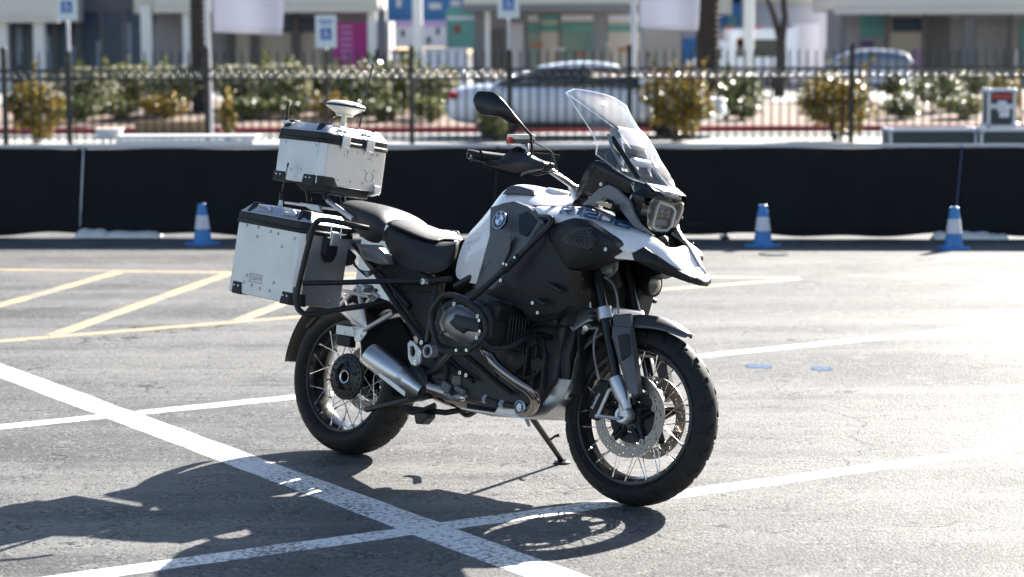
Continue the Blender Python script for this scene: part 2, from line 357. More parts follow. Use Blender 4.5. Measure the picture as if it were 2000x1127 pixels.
# ================================================================== ground, paint
g = MB().add([(-1500, -60, 0), (1500, -60, 0), (1500, 3000, 0), (-1500, 3000, 0)], [[0, 1, 2, 3]])
tag(obj('ground', g, 'asphalt', smooth=0), None, None, kind='structure')
strip('white_line', [(-260, 627), (1330, 1217)], 0.158, 0.0026, 'line_white', 60)                      # runs away to the left
strip('white_line', [(60, 1139), (2300, 831)], 0.108, 0.0013, 'line_white', 60)
strip('white_line', [(-300, 864), (2400, 591)], 0.108, 0.0013, 'line_white', 60)
strip('yellow_line', [(-60, 525.5), (444, 532), (1560, 543)], 0.10, 0.0013, 'line_yellow')
strip('yellow_line', [(-60, 671), (580, 619), (1560, 545)], 0.10, 0.0024, 'line_yellow')
strip('yellow_line', [(-60, 613), (228, 532)], 0.10, 0.0036, 'line_yellow')
strip('yellow_line', [(100, 656), (448, 534)], 0.10, 0.0036, 'line_yellow')
strip('yellow_line', [(462, 627), (690, 540)], 0.10, 0.0036, 'line_yellow')
for (u, v, wd) in ((1484, 716, 0.17), (1604, 720, 0.13)):
    c = gnd(u, v); pts = [(c.x + wd / 2 * math.cos(a) * random.uniform(.5, 1.1), c.y + .11 * math.sin(a) * random.uniform(.45, 1.1)) for a in [i * math.pi / 11 for i in range(22)]]
    tag(flat_poly('paint_mark', pts, 0.002, 'mark_blue'), None, None, kind='structure')
c = gnd(1513, 497)  # made-up disc with a rim, standing in for a dark spot here
cov = empty('utility_cover', c); tag(cov, 'small dark round utility cover in the asphalt before the black barrier', 'cover')
obj('lid', MB().lathe((0, 0, 0), (0, 0, 1), [(0.001, .008), (.10, .008), (.105, .003)], 24), 'case_panel', cov)
obj('ring', MB().lathe((0, 0, 0), (0, 0, 1), [(.108, .002), (.108, .010), (.125, .010), (.13, .001)], 24), 'car_trim', cov)

# ================================================================== black banner barrier
def bar_pt(u):                                    # foot of the barrier under photo column u
    a, b = gnd(165, 463.5), gnd(1870, 466); d = ray(u, 465); t = None
    # intersect the vertical plane through a,b with the pixel ray
    n = Vector((-(b - a).y, (b - a).x, 0)); k = (a - Vector((0, 0, CAM_H))).dot(n) / d.dot(n)
    p = Vector((0, 0, CAM_H)) + d * k; return Vector((p.x, p.y, 0))
HB = 0.815
def barrier(u0, u1, label, seed, white_pad=None, tape='pole_grey'):
    rnd = random.Random(seed); a, b = bar_pt(u0), bar_pt(u1); d = (b - a); Ln = d.length; ex = d.normalized(); ey = Vector((-ex.y, ex.x, 0))
    root = empty('banner_barrier', a, (0, 0, math.atan2(ex.y, ex.x))); tag(root, label, 'barrier', 'black banner barriers along the car park edge')
    rows = []; nx, nz = 90, 12
    ph = [rnd.uniform(0, 6) for _ in range(6)]
    for j in range(nz + 1):
        row = []
        for i in range(nx + 1):
            x = Ln * i / nx; t = j / nz; z = 0.03 + (HB - 0.045) * t
            if j == 0: z += 0.012 * math.sin(x * 3.1 + ph[0]) + 0.010 * math.sin(x * 7.7 + ph[1])
            y = (0.010 * math.sin(x * 3.3 + ph[2]) + 0.003 * math.sin(x * 9 + ph[3] + t * 2)) * (1.15 - t) + 0.006 * math.sin(x * 2 + ph[4]) + .0015 * math.sin(x * 15 + 5 * t + ph[5])
            if j == nz: z -= .010 * abs(math.sin(x * 2.4 + ph[5])) ** 2
            row.append((x, y - 0.018, z))
        rows.append(row)
    obj('banner_cloth', MB().grid(rows), 'banner', root, solid=0.003)
    obj('top_rail', MB().tube([(-.01, 0, HB), (Ln + .01, 0, HB)], 0.019, 10), 'rail_white', root)
    obj('bottom_rail', MB().tube([(0, .01, .12), (Ln, .01, .12)], 0.016, 8), 'fence_black', root)
    for x in (0.03, Ln / 2, Ln - 0.03):
        obj('post', MB().tube([(x, .012, 0.01), (x, .012, HB - .01)], 0.017, 8), 'fence_black', root)
        obj('foot', MB().box((x, .10, .012), (.06, .40, .022)), 'fence_black', root, bevel=.004)
    for x in (0.02,):
        obj('seam_tape', MB().grid([[(x - .007 - .05 * (1 - t), -.0285, .10 + (HB - .1) * t), (x + .007 - .05 * (1 - t), -.0285, .10 + (HB - .1) * t)] for t in (0, .25, .5, .51, .75, 1)]), tape, root, solid=.002)
    if white_pad:
        for (x0, x1, h) in white_pad:
            rws = []
            for i in range(15):
                t = i / 14; x = x0 + (x1 - x0) * t; hh = h * (0.55 + 0.45 * math.sin(math.pi * min(1, max(0, t))) ** .5) * (1 + .12 * math.sin(9 * t)); yy = .16
                rws.append([(x, -yy + .0, .004), (x, -yy * .95, hh * .6), (x, -yy * .5, hh), (x, .02, hh * .9), (x, .12, .004)])
            obj('foot_pad', MB().loop_loft(rws, close=True, cap=True), 'foam_white', root, bevel=.004)
    return root
barrier(-330, 165, 'black banner barrier left of the taped seam beside the long white foot pad', 1)
barrier(165, 970, 'black banner barrier behind the panniers and the blue cone, white pad at its foot', 2, [(-.05, .22, .085), (.20, .70, .065)])
barrier(970, 1870, 'black banner barrier behind the windscreen and a lone blue cone', 3, [(3.84, 4.05, .07)], 'tape_navy')
barrier(1870, 2350, 'black banner barrier starting at the seam behind a blue cone with white pads', 4, [(-.02, .28, .07), (.26, .42, .05)], 'tape_blue')

# ------------------------------------------------------------------ cones
def cone(u, v, label):
    p = gnd(u, v); root = empty('traffic_cone', p, (random.uniform(-.012, .012), random.uniform(-.012, .012), random.uniform(0, 1))); tag(root, label, 'traffic cone', 'blue cones before the barrier')
    H = 0.352; b = MB(); n = 8; rr = .12
    base = [(rr * sx, rr * sy, 0) for sx, sy in ((-1, -.8), (-.8, -1), (.8, -1), (1, -.8), (1, .8), (.8, 1), (-.8, 1), (-1, .8))]
    b.loop_loft([base, [(x, y, .018) for x, y, z in base], [(x * .9, y * .9, .024) for x, y, z in base]])
    obj('base', b, 'cone_blue', root, bevel=.003)
    def rad(z): return .082 + (.036 - .082) * z / H
    def band(nm, z0, z1, m, extra=0): return obj(nm, MB().lathe((0, 0, 0), (0, 0, 1), [(rad(z0) - .004, z0), (rad(z0) + extra, z0 + .001), (rad(z1) + extra, z1 - .001), (rad(z1) - .004, z1)], 28), m, root)
    band('lower_body', .02, .135, 'cone_blue'); band('white_band', .135, .255, 'cone_white', .001); band('upper_body', .255, .335, 'cone_blue')
    obj('top_rim', MB().lathe((0, 0, 0), (0, 0, 1), [(.030, .33), (.038, .335), (.038, .348), (.030, .354), (.020, .350), (.018, .30)], 24), 'cone_blue', root)
    obj('top_plug', MB().ball((.012, -.018, .345), .016, 8), 'cone_white', root)
cone(396, 477.5, 'blue traffic cone with white band standing before the barrier near the rear pannier')
cone(1490, 481.5, 'blue traffic cone with white band standing alone before the barrier ahead of the motorcycle')
cone(1863, 487, 'blue traffic cone with white band standing before a barrier seam and white pads')

# ================================================================== beyond the barrier: road, kerbs, bed
def sheet(name, x0, x1, y0, y1, z, m): return tag(flat_poly(name, [(x0, y0), (x1, y0), (x1, y1), (x0, y1)], z, m), None, None, kind='structure')
sheet('concrete_road', -60, 60, 37.2, 43.3, 0.006, 'concrete')
tag(obj('kerb', MB().box((0, 43.4, .065), (120, .16, .14)), 'kerb_red', bevel=.02), None, None, kind='structure')
tag(obj('kerb', MB().box((0, 63.0, .065), (120, .18, .14)), 'kerb_red', bevel=.02), None, None, kind='structure')
sheet('far_pavement', -90, 90, 63.2, 130, 0.006, 'concrete')
rows = []
for j in range(21):
    y = 43.5 + 19.4 * j / 20; row = []
    for i in range(121):
        x = -60 + i; t = j / 20
        row.append((x, y, .10 + .42 * math.sin(math.pi * min(1, t * 1.15)) * (0.7 + .3 * math.sin(x * .55 + 1.3 * math.sin(x * .21)))))
    rows.append(row)
tag(obj('planting_bed', MB().grid(rows), 'gravel'), None, None, kind='structure')
def bed_z(x, y):
    t = (y - 43.5) / 19.4
    if not 0 <= t <= 1: return 0.006
    return .10 + .42 * math.sin(math.pi * min(1, t * 1.15)) * (0.7 + .3 * math.sin(x * .55 + 1.3 * math.sin(x * .21)))

# ------------------------------------------------------------------ iron fence
FD = 38.0
posts_u = [-440, 9, 404, 804, 1229, 1663, 2100]
pick_me = new_mesh('picket', MB().tube([(0, 0, .06), (0, 0, 1.62), (0, 0, 1.70)], [.0150, .0150, .002], 4), M['fence_black'])
M['ring_gloss'] = mat('ring_gloss', (0.02, 0.02, 0.022), 0.26, var=0.1, spec=1.0, coat=1.0)
ring_me = new_mesh('ring', MB().tube([(.064 * math.cos(a), 0, .064 * math.sin(a)) for a in [i * math.pi / 7 for i in range(14)]], .014, 8, closed=True), M['ring_gloss'])
fl = ['at the yellowing shrub end of the planting bed', 'before the palm trunk and the left flag pole', 'behind the top case and its dome antenna', 'in front of the white sedan tail and roof', 'before the yellow shrub right of the windscreen', 'before the two road cases']
for i in range(6):
    a, b = at(posts_u[i], 180, FD), at(posts_u[i + 1], 180, FD); x0, x1 = a.x, b.x; Ln = x1 - x0
    root = empty('iron_fence', (x0, FD, 0)); tag(root, 'black iron picket fence panel ' + fl[i], 'fence', 'iron fence panels beyond the barrier')
    for z in (1.345, 1.175, .15): obj('rail', MB().box((Ln / 2, 0, z), (Ln, .034, .034)), 'fence_black', root)
    obj('post', MB().box((0, 0, .86), (.085, .085, 1.72)).loop_loft([[(s * .055, t * .055, 1.72) for s, t in ((-1, -1), (1, -1), (1, 1), (-1, 1))], [(s * .03, t * .03, 1.76) for s, t in ((-1, -1), (1, -1), (1, 1), (-1, 1))]]), 'fence_black', root)
    n = round(Ln / .159)
    for k in range(1, n): shared('picket', pick_me, root, (Ln * k / n, 0, 0))
    for k in range(n): shared('ring', ring_me, root, (Ln * (k + .5) / n, 0, 1.26))

# ------------------------------------------------------------------ shrubs
def leaf_cloud(mb, c, rad, n, size, rnd, hollow=0.45):
    for _ in range(n):
        while True:
            p = Vector((rnd.uniform(-1, 1), rnd.uniform(-1, 1), rnd.uniform(-1, 1)))
            if hollow < p.length < 1 * (1 + .0): break
        lump = 0.78 + .22 * math.sin(p.x * 5 + c[0] * 3) * math.sin(p.z * 6 + c[0]) + rnd.uniform(-.06, .12)
        q = Vector((c[0] + p.x * rad[0] * lump, c[1] + p.y * rad[1] * lump, c[2] + p.z * rad[2] * lump))
        if q.z < .03: continue
        a = Vector((rnd.gauss(0, 1), rnd.gauss(0, 1), rnd.gauss(0, 1))).normalized(); b = a.orthogonal().normalized(); s = size * rnd.uniform(.6, 1.3)
        mb.add([q - a * s, q + b * s * .42, q + a * s, q - b * s * .42], [[0, 1, 2, 3]])
def shrub(u, vb, wpx, vtop, D, leafm, label, n=2600, size=.045, flowers=0, group=None, seed=0, name='shrub'):
    rnd = random.Random(seed); p = at(u, vb, D); z0 = bed_z(p.x, D); s = D / F_PX
    top = at(u, vtop, D).z; h = max(.4, top - z0); wd = wpx * s
    root = empty(name, (p.x, D, z0)); tag(root, label, 'shrub', group)
    mb = MB(); leaf_cloud(mb, (0, 0, h * .54), (wd / 2, min(.8, wd / 2.2), h * .5), n, size, rnd)
    for k in range(7):
        a = rnd.uniform(0, 6.28); leaf_cloud(mb, (wd * .3 * math.cos(a), wd * .25 * math.sin(a), h * rnd.uniform(.5, .85)), (wd * .22, wd * .22, h * .2), n // 12, size, rnd, 0)
    sh_ = MB()
    for k in range(rnd.randint(9, 16)):
        a = rnd.uniform(0, 6.28); b0 = Vector((wd * .22 * math.cos(a), min(.5, wd * .2) * math.sin(a), h * rnd.uniform(.45, .8))); tip_ = b0 + Vector((rnd.uniform(-.22, .22) * wd, rnd.uniform(-.1, .1), h * rnd.uniform(.22, .5)))
        sh_.tube([b0, b0.lerp(tip_, .5) + Vector((0, 0, .02)), tip_], [.008, .006, .003], 4)
        for q in range(18):
            leaf_cloud(mb, b0.lerp(tip_, rnd.uniform(.2, 1.05)), (.06, .06, .06), 2, size * 1.1, rnd, 0)
    obj('crown', mb, leafm, root, smooth=0)
    for q_ in loose(sh_): obj('shoot', q_, 'trunk_dark', root)
    st = MB()
    for k in range(7):
        a = rnd.uniform(0, 6.28); r1 = wd * .3
        st.tube([(rnd.uniform(-.06, .06), rnd.uniform(-.06, .06), -.05), (r1 * .4 * math.cos(a), r1 * .4 * math.sin(a), h * .35), (r1 * math.cos(a), r1 * math.sin(a), h * .75)], [.018, .013, .005], 5)
    obj('stem', st, 'trunk_dark', root)
    if flowers:
        fb = MB()
        for k in range(flowers):
            a = rnd.uniform(0, 6.28); zz = rnd.uniform(.35, 1.02) * h; rr = wd / 2 * math.sqrt(max(.05, 1 - ((zz / h - .54) / .52) ** 2)) * rnd.uniform(.8, 1.05)
            c = Vector((rr * math.cos(a), -abs(min(.8, wd / 2.2) * math.sin(a)) * rnd.uniform(.4, 1.1), zz))
            for q in range(5):
                t = q * 1.2566; e = Vector((math.cos(t), -.4, math.sin(t))) * .022; f_ = Vector((math.cos(t + .6), -.4, math.sin(t + .6))) * .02
                fb.add([c, c + e, c + e + f_ * .5, c + f_], [[0, 1, 2, 3]])
        obj('blossom', fb, 'petal', root, smooth=0)
    return root
shrub(70, 280, 125, 155, 38.9, 'leaf_yellow', 'dense yellow-brown shrub behind the first fence post', 3200, .05, 60, seed=1)
shrub(1322, 278, 158, 136, 38.8, 'leaf_yellow', 'broad yellow-green shrub just right of the second flag pole', 4200, .05, 40, seed=2)
shrub(1634, 278, 176, 140, 38.9, 'leaf_yellow', 'broad golden shrub split by a thick fence post', 4200, .05, 50, seed=3)
shrub(968, 278, 72, 196, 38.8, 'leaf_pale', 'small pale shrub in front of the white sedan rear wheel', 1500, .04, 25, seed=4)
shrub(1960, 275, 90, 150, 39.1, 'leaf_yellow', 'orange-tinted shrub behind the upright road case', 1800, .05, 30, seed=5)
shrub(445, 278, 40, 190, 39.2, 'leaf_yellow', 'slim yellow-green shrub beside the left flag pole foot', 900, .04, 12, seed=6)
bl = ['beside the accessible-parking sign nearest the glass front', 'between the glass front columns and the palm trunk', 'just left of the palm trunk', 'right of the left flag pole', 'below the hanging white flag', 'behind the dome antenna', 'behind the tall whip antenna', 'behind the thick fence post by the sedan', 'touching the white sedan tail']
for k, (u, wd, vt, D) in enumerate(((172, 135, 133, 47), (258, 120, 130, 48.5), (340, 115, 130, 47), (472, 125, 128, 48), (548, 125, 126, 47), (626, 125, 132, 48.5), (705, 125, 130, 47), (783, 125, 128, 48.5), (850, 105, 132, 47))):
    shrub(u, 225, wd, vt, D, 'leaf_pale' if k % 3 else 'leaf_green', 'flowering green hedge bush ' + bl[k], 3200, .06, 260, 'flowering bushes in the planting bed', seed=20 + k, name='hedge_bush')
for k, (u, wd, vt, D, lab) in enumerate(((1450, 110, 150, 48, 'grey-green bush between the two golden shrubs'), (1825, 130, 150, 47.5, 'dark green bush behind the longer road case'), (1745, 50, 150, 55, 'small green bush below the parked hatchback tail'), (1900, 90, 140, 56, 'olive bush in the bed left of the upright road case'), (1420, 60, 140, 58, 'thin pale bush beside the stout palm trunk'))):
    shrub(u, 235, wd, vt, D, 'leaf_green', lab, 1800, .05, 30, 'green bushes in the planting bed', seed=40 + k)

low = ['at the first fence post foot', 'left of the timber beams', 'behind the timber beams', 'below the white flag', 'under the hedge left of the top case', 'behind the dome antenna post', 'behind the whip antenna foot', 'beside the sedan tail lamp', 'between the stout palm and a golden shrub', 'right of the golden shrub', 'behind the long road case end']
for k, (u, wd, vt, D) in enumerate(((150, 90, 192, 45.2), (225, 100, 196, 45.8), (318, 110, 190, 45.5), (480, 100, 192, 45.4), (560, 110, 196, 45.8), (650, 100, 190, 45.3), (742, 110, 194, 45.6), (838, 80, 192, 45.3), (1450, 80, 196, 45.5), (1760, 90, 196, 45.6), (1880, 100, 192, 45.4))):
    shrub(u, 245, wd, vt, D, ('leaf_green', 'leaf_pale', 'leaf_yellow')[k % 3 if k % 4 else 0], 'low ground-cover bush at the red kerb, ' + low[k], 1500, .05, 30, 'low bushes along the red kerb', seed=70 + k, name='low_bush')

# ------------------------------------------------------------------ palm trunks and a bare tree
def palm(u, vb, D, wpx, label, seed):
    rnd = random.Random(seed); p = at(u, vb, D); z0 = bed_z(p.x, D); r = wpx * D / F_PX / 2
    root = empty('palm_tree', (p.x, D, z0)); tag(root, label, 'palm tree', 'palm trees in the planting bed')
    prof = []; z = -.1
    while z < 6.2:
        prof += [(r * (1.0 + rnd.uniform(-.05, .05)), z), (r * 1.12, z + .09), (r * .94, z + .11)]; z += .14
    obj('trunk', MB().lathe((0, 0, 0), (0, 0, 1), prof, 14), 'trunk_palm', root)
    fr = MB()
    for k in range(26):
        a = rnd.uniform(0, 6.28); el = rnd.uniform(-.3, 1.2); ln = rnd.uniform(1.6, 2.3); pts = []
        for i in range(7):
            t = i / 6; pts.append(Vector((math.cos(a) * ln * t * math.cos(el), math.sin(a) * ln * t * math.cos(el), 6.15 + ln * t * math.sin(el) - .9 * t * t)))
        side = Vector((-math.sin(a), math.cos(a), 0))
        for i in range(1, 7):
            for sgn in (-1, 1):
                for q in (0, .5):
                    c = pts[i - 1].lerp(pts[i], q); d = (pts[i] - pts[i - 1]).normalized()
                    fr.add([c, c + d * .06, c + side * sgn * .42 * (1 - .5 * i / 6) + d * .25 - Vector((0, 0, .14)), ], [[0, 1, 2]])
        fr.tube(pts, .016, 4)
    obj('fronds', fr, 'leaf_green', root, smooth=0)
palm(391, 243, 47.0, 29, 'slender dark palm trunk just left of the first flag pole', 3)
palm(1381, 200, 49.0, 44, 'stout rough palm trunk behind the second white flag', 5)
p = at(1522, 160, 76); tr = empty('bare_tree', (p.x, 76, .0)); tag(tr, 'dark bare tree forking into two limbs before the pale wall', 'tree')
s76 = 76 / F_PX
def tpt(u, v): q = at(u, v, 76); return (q.x - p.x, random.uniform(-.1, .1), q.z)
tk = MB().tube([(0, 0, -.05), tpt(1526, 110), tpt(1525, 70)], [.22, .19, .17], 9)
tk.tube([tpt(1525, 78), tpt(1514, 35), tpt(1503, 5), tpt(1488, -40)], [.15, .12, .10, .05], 7).tube([tpt(1526, 78), tpt(1532, 35), tpt(1530, 0), tpt(1546, -45)], [.15, .12, .11, .06], 7)
tk.tube([tpt(1503, 5), tpt(1496, -30), tpt(1470, -70)], [.07, .05, .02], 5).tube([tpt(1530, 0), tpt(1520, -40), tpt(1512, -90)], [.08, .05, .02], 5)
obj('trunk', tk, 'trunk_dark', tr)
cr = MB(); rr = random.Random(9)
for k in range(16): leaf_cloud(cr, (rr.uniform(-1.6, 1.6), rr.uniform(-1.2, 1.2), rr.uniform(4.9, 6.6)), (.6, .6, .45), 140, .07, rr, 0)
obj('crown', cr, 'leaf_green', tr, smooth=0)

# ------------------------------------------------------------------ flag poles and signs
def flag_pole(u0, v0, u1, v1, D, fl, label):
    base = at(u1, v1, D); root = empty('flag_pole', (base.x, D, 0)); tag(root, label, 'flag pole', 'white flags beyond the fence')
    tp = at(u0, v0, D); dx = (tp.x - base.x) / (tp.z - base.z); H = 4.4
    def X(z): return dx * (z - base.z)
    obj('pole', MB().tube([(X(0), 0, 0), (X(H), 0, H)], .052, 12), 'pole_grey', root)
    obj('finial', MB().ball((X(H), 0, H + .05), .07, 6), 'pole_grey', root)
    obj('base_plate', MB().lathe((X(0), 0, 0), (0, 0, 1), [(.16, .0), (.16, .03), (.07, .05), (.06, .12)], 14), 'pole_grey', root)
    a, b = at(fl[0], fl[2], D), at(fl[1], fl[2], D); rows = []
    for j in range(13):
        t = j / 12; row = []
        for i in range(15):
            q = i / 14; z = a.z + (H - .25 - a.z) * t + .05 * math.sin(q * 3) * (1 - t) * 0
            x = a.x - base.x + (b.x - a.x) * q * (1 + .03 * math.sin(t * 5)); row.append((x, .10 * math.sin(q * 7 + t * 2) * q, z - .06 * q * (1 - t)))
        rows.append(row)
    obj('flag', MB().grid(rows), 'flag_white', root, solid=.004)
    obj('flag_arm', MB().tube([(X(H - .2), 0, H - .22), (b.x - base.x, 0, H - .22)], .018, 6), 'pole_grey', root)
flag_pole(403, 0, 412, 262, 41.5, (416, 550, 63), 'white flag on a grey pole beside the slender palm')
flag_pole(1237, 0, 1240.5, 262, 41.0, (1248, 1364, 54), 'white flag on a grey pole by the sedan bonnet')
def sign(u, v0, v1, wpx, label):
    D = 37.7; c = at(u, (v0 + v1) / 2, D); s = D / F_PX; W, Hh = wpx * s, (v1 - v0) * s
    root = empty('parking_sign', (c.x, D, 0)); tag(root, label, 'sign', 'accessible-parking signs on the fence line')
    obj('post', MB().box((0, .03, c.z / 2 + Hh / 4), (.05, .05, c.z + Hh / 2)), 'pole_grey', root)
    obj('lower_post', MB().box((0, .0, .84), (.065, .065, 1.68)), 'fence_black', root)
    obj('plate', MB().box((0, -.045, c.z), (W, .006, Hh)), 'sign_white', root, bevel=.002)
    e = .011
    obj('symbol_panel', MB().box((0, -.051, c.z - Hh * .08), (W * .52, .004, Hh * .36)), 'sign_blue', root)
    z = c.z - Hh * .08; k = W * .52
    sy = MB().lathe((0, -.0545, z - k * .1), (0, 1, 0), [(k * .22, 0), (k * .29, 0)], 16)          # wheel of the symbol
    sy.box((-k * .02, -.0545, z + k * .14), (k * .08, .001, k * .3)).box((k * .1, -.0545, z - k * .02), (k * .26, .001, k * .07)).box((k * .22, -.0545, z - k * .17), (k * .07, .001, k * .28))
    sy.lathe((-k * .02, -.0545, z + k * .36), (0, 1, 0), [(.0005, 0), (k * .075, 0)], 10)
    obj('wheelchair_symbol', sy, 'sign_white', root, smooth=0)
    obj('text_bar', MB().box((0, -.0505, c.z + Hh * .32), (W * .7, .002, Hh * .05)).box((0, -.0505, c.z + Hh * .22), (W * .5, .002, Hh * .04)), 'sign_blue', root)
sign(131, -22, 40, 41, 'accessible-parking sign before the dark glass shop front')
sign(637, 30, 93, 41, 'accessible-parking sign beside the magenta poster')
sign(993, -28, 35, 42, 'accessible-parking sign above the sedan roof')

# ------------------------------------------------------------------ vehicles
def wheel(root, x, y, r, side):
    t = obj('wheel', MB().lathe((x, y, r), (0, 1, 0), [(r * .6, -.10), (r * .93, -.11), (r, -.07), (r, .07), (r * .93, .11), (r * .6, .10)], 28, closed=True), 'tyre_far', root)
    rm = MB().lathe((x, y, r), (0, side, 0), [(.001, .07), (r * .16, .075), (r * .2, .05), (r * .56, .03), (r * .62, .09), (r * .66, .09)], 24)
    for k in range(5):
        a = k * 1.2566; rm.box((x + r * .36 * math.cos(a), y + side * .075, r + r * .36 * math.sin(a)), (r * .52, .02, r * .12), Matrix.Rotation(-a, 3, 'Y'))
    obj('rim', rm, 'wheel_alloy', t)
def car(name, loc, rotz, sec, house, W, paint, wx, wr, label, group=None, glass='car_glass'):
    """sec: (x, z shoulder, half-width factor) along the body; house: (x, z roof line, glass base z, half-width factor of the roof)"""
    root = empty(name, loc, (0, 0, rotz)); tag(root, label, 'car', group); h = W / 2
    loops = []
    for x, zs, k in sec:
        w_ = h * k; zb = .22 + .16 * max(0, 1 - k) * 4
        loops.append([(x, s * y, z) for s, y, z in ((-1, w_ * .86, zb), (-1, w_ * .985, zb + .13), (-1, w_, zs * .62), (-1, w_ * .965, zs * .86), (-1, w_ * .86, zs), (-1, w_ * .4, zs + .035), (1, w_ * .4, zs + .035), (1, w_ * .86, zs), (1, w_ * .965, zs * .86), (1, w_, zs * .62), (1, w_ * .985, zb + .13), (1, w_ * .86, zb))])
    obj('body', MB().loop_loft(loops), paint, root, sub=2, smooth=60)
    gl = []; rf = [[], [], [], [], []]
    for x, zr, zb, k in house:
        gl.append([(x, -h * .84, zb), (x, -h * (.84 - .30 * k), zr - .05 * k - .005), (x, 0, zr - .01), (x, h * (.84 - .30 * k), zr - .05 * k - .005), (x, h * .84, zb)])
        if zr - zb > .28:
            for i, f in enumerate((-1, -.6, 0, .6, 1)): rf[i].append((x, f * h * (.86 - .25 * k), zr + .014 - .105 * k * abs(f) ** 2))
    obj('windows', MB().grid(gl), glass, root, smooth=60, solid=.01)
    obj('roof', MB().grid(rf), paint, root, solid=.03, sub=1)
    hb_ = [q for q in house if q[1] - q[2] > .28]
    for sgn in (-1, 1):
        rp = [(q[0], sgn * h * (.85 - .30 * q[3]), q[1] - .045 * q[3]) for q in house]
        obj('roof_rail', MB().tube(rp, .030, 6), paint, root)
        xm = (hb_[0][0] * .45 + hb_[-1][0] * .55)
        obj('pillar', MB().tube([(xm, sgn * h * .85, hb_[0][2]), (xm, sgn * h * .57, 1.0 * max(q[1] for q in house) - .07)], .035, 6), 'car_trim', root)
        obj('door_mirror', MB().ball((house[-1][0] - .42, sgn * (h + .06), house[-1][2] + .09), .10, 7, (1.0, .9, .65)), paint, root)
        for f in (.3, .68):
            xd = house[0][0] * (1 - f) + house[-1][0] * f; obj('door_handle', MB().box((xd, sgn * (h * .975), house[0][2] - .14), (.20, .03, .028)), paint, root, bevel=.008)
            obj('door_gap', MB().box((xd - .16, sgn * (h * .99), .62), (.012, .02, .62)), 'car_trim', root)
        obj('sill', MB().box(((wx[0] + wx[1]) / 2, sgn * (h - .06), .25), (wx[1] - wx[0] - .75, .10, .10)), 'car_trim', root, bevel=.01)
        for x in wx:
            obj('wheel_arch', MB().lathe((x, sgn * (h - .02), wr), (0, sgn, 0), [(.0005, -.03), (wr * 1.13, -.02), (wr * 1.16, .022), (wr * 1.20, .012)], 28), 'car_trim', root)
            wheel(root, x, sgn * (h - .085), wr, sgn)
        x0, x1 = sec[0][0], sec[-1][0]; zs0, zs1 = sec[1][1], sec[-2][1]
        obj('tail_lamp', MB().ball((x0 + .14, sgn * (h - .17), zs0 - .10), .16, 8, (.75, .95, .5)), 'lamp_red', root)
        obj('headlamp', MB().ball((x1 - .24, sgn * (h - .24), zs1 - .06), .17, 8, (1.1, .75, .42)), 'lamp_clear', root)
    obj('bumper_grille', MB().box((sec[-1][0] - .06, 0, .42), (.10, W * .6, .14)), 'car_trim', root, bevel=.03)
    obj('number_plate', MB().box((sec[0][0] - .0, 0, .55), (.03, .32, .16)), 'sign_white', root)
    return root
q0, q1 = gnd(868, 262), gnd(1420, 264)
car('sedan_car', ((q0.x + q1.x) / 2, 41.0, 0.006), 0.015, [(-2.70, .66, .72), (-2.60, .93, .86), (-2.2, 1.01, .97), (-1.2, 1.0, 1), (.6, .96, 1), (1.4, .93, .99), (2.1, .84, .95), (2.5, .74, .86), (2.70, .55, .70)],
    [(-1.75, 1.06, 1.02, .2), (-1.35, 1.22, 1.02, .7), (-.95, 1.35, 1.02, 1), (-.4, 1.44, 1.01, 1), (.15, 1.45, 1.0, 1), (.6, 1.37, 1.0, 1), (1.05, 1.17, .99, .6), (1.45, 1.0, .98, .15)], 1.84, 'car_white', (-1.72, 1.66), .335, 'white sedan parked on the concrete road behind the iron fence')
h0, h1 = at(1562, 140, 87), at(1782, 140, 87)
car('hatchback_car', ((h0.x + h1.x) / 2, 87, .006), math.pi - .05, [(-2.25, .75, .8), (-2.18, 1.02, .92), (-1.6, 1.08, 1), (.6, 1.05, 1), (1.2, 1.02, .98), (1.8, .93, .93), (2.15, .75, .80), (2.25, .55, .66)],
    [(-2.18, 1.14, 1.06, .3), (-1.98, 1.52, 1.06, .9), (-1.5, 1.66, 1.05, 1), (-.6, 1.70, 1.04, 1), (.1, 1.66, 1.03, 1), (.6, 1.48, 1.03, .9), (1.3, 1.06, 1.02, .2)], 1.8, 'car_silver', (-1.35, 1.4), .34, 'silver-blue tall hatchback parked before the columned canopy', glass='car_glass_pale')
# white van / truck far behind
vx = at(1462, 120, 92); van = empty('box_van', (vx.x, 92, .006), (0, 0, math.pi)); tag(van, 'white box van parked behind the stout palm trunk', 'van')
obj('box_body', MB().box((-.5, 0, 1.62), (3.0, 2.0, 1.9)), 'car_white', van, bevel=.06)
obj('cab', MB().loop_loft([[(x, y, z) for x, z in ((1.0, .5), (2.55, .5), (2.6, 1.15), (2.2, 1.35), (1.75, 2.05), (1.0, 2.1))] for y in (-.95, .95)]), 'car_white', van, bevel=.05)
obj('side_window', MB().box((-.2, .97, 1.75), (1.7, .08, .75)), 'car_glass', van); obj('side_window', MB().box((1.55, .93, 1.55), (.6, .08, .5)), 'car_glass', van)
obj('windscreen', MB().loop_loft([[(2.24, y, 1.38), (1.82, y, 2.0), (1.86, y, 2.03), (2.28, y, 1.40)] for y in (-.8, .8)]), 'car_glass', van)
obj('badge', MB().box((.45, 1.0, 2.02), (.28, .02, .34)), 'lamp_orange', van)
for k in (-.3, .9): obj('roof_lamp', MB().box((k, .6, 2.62), (.3, .2, .12)), 'lamp_red', van, bevel=.03)
for x in (-1.2, 1.75):
    for y in (-.9, .9): wheel(van, x, y, .36, 1 if y > 0 else -1)

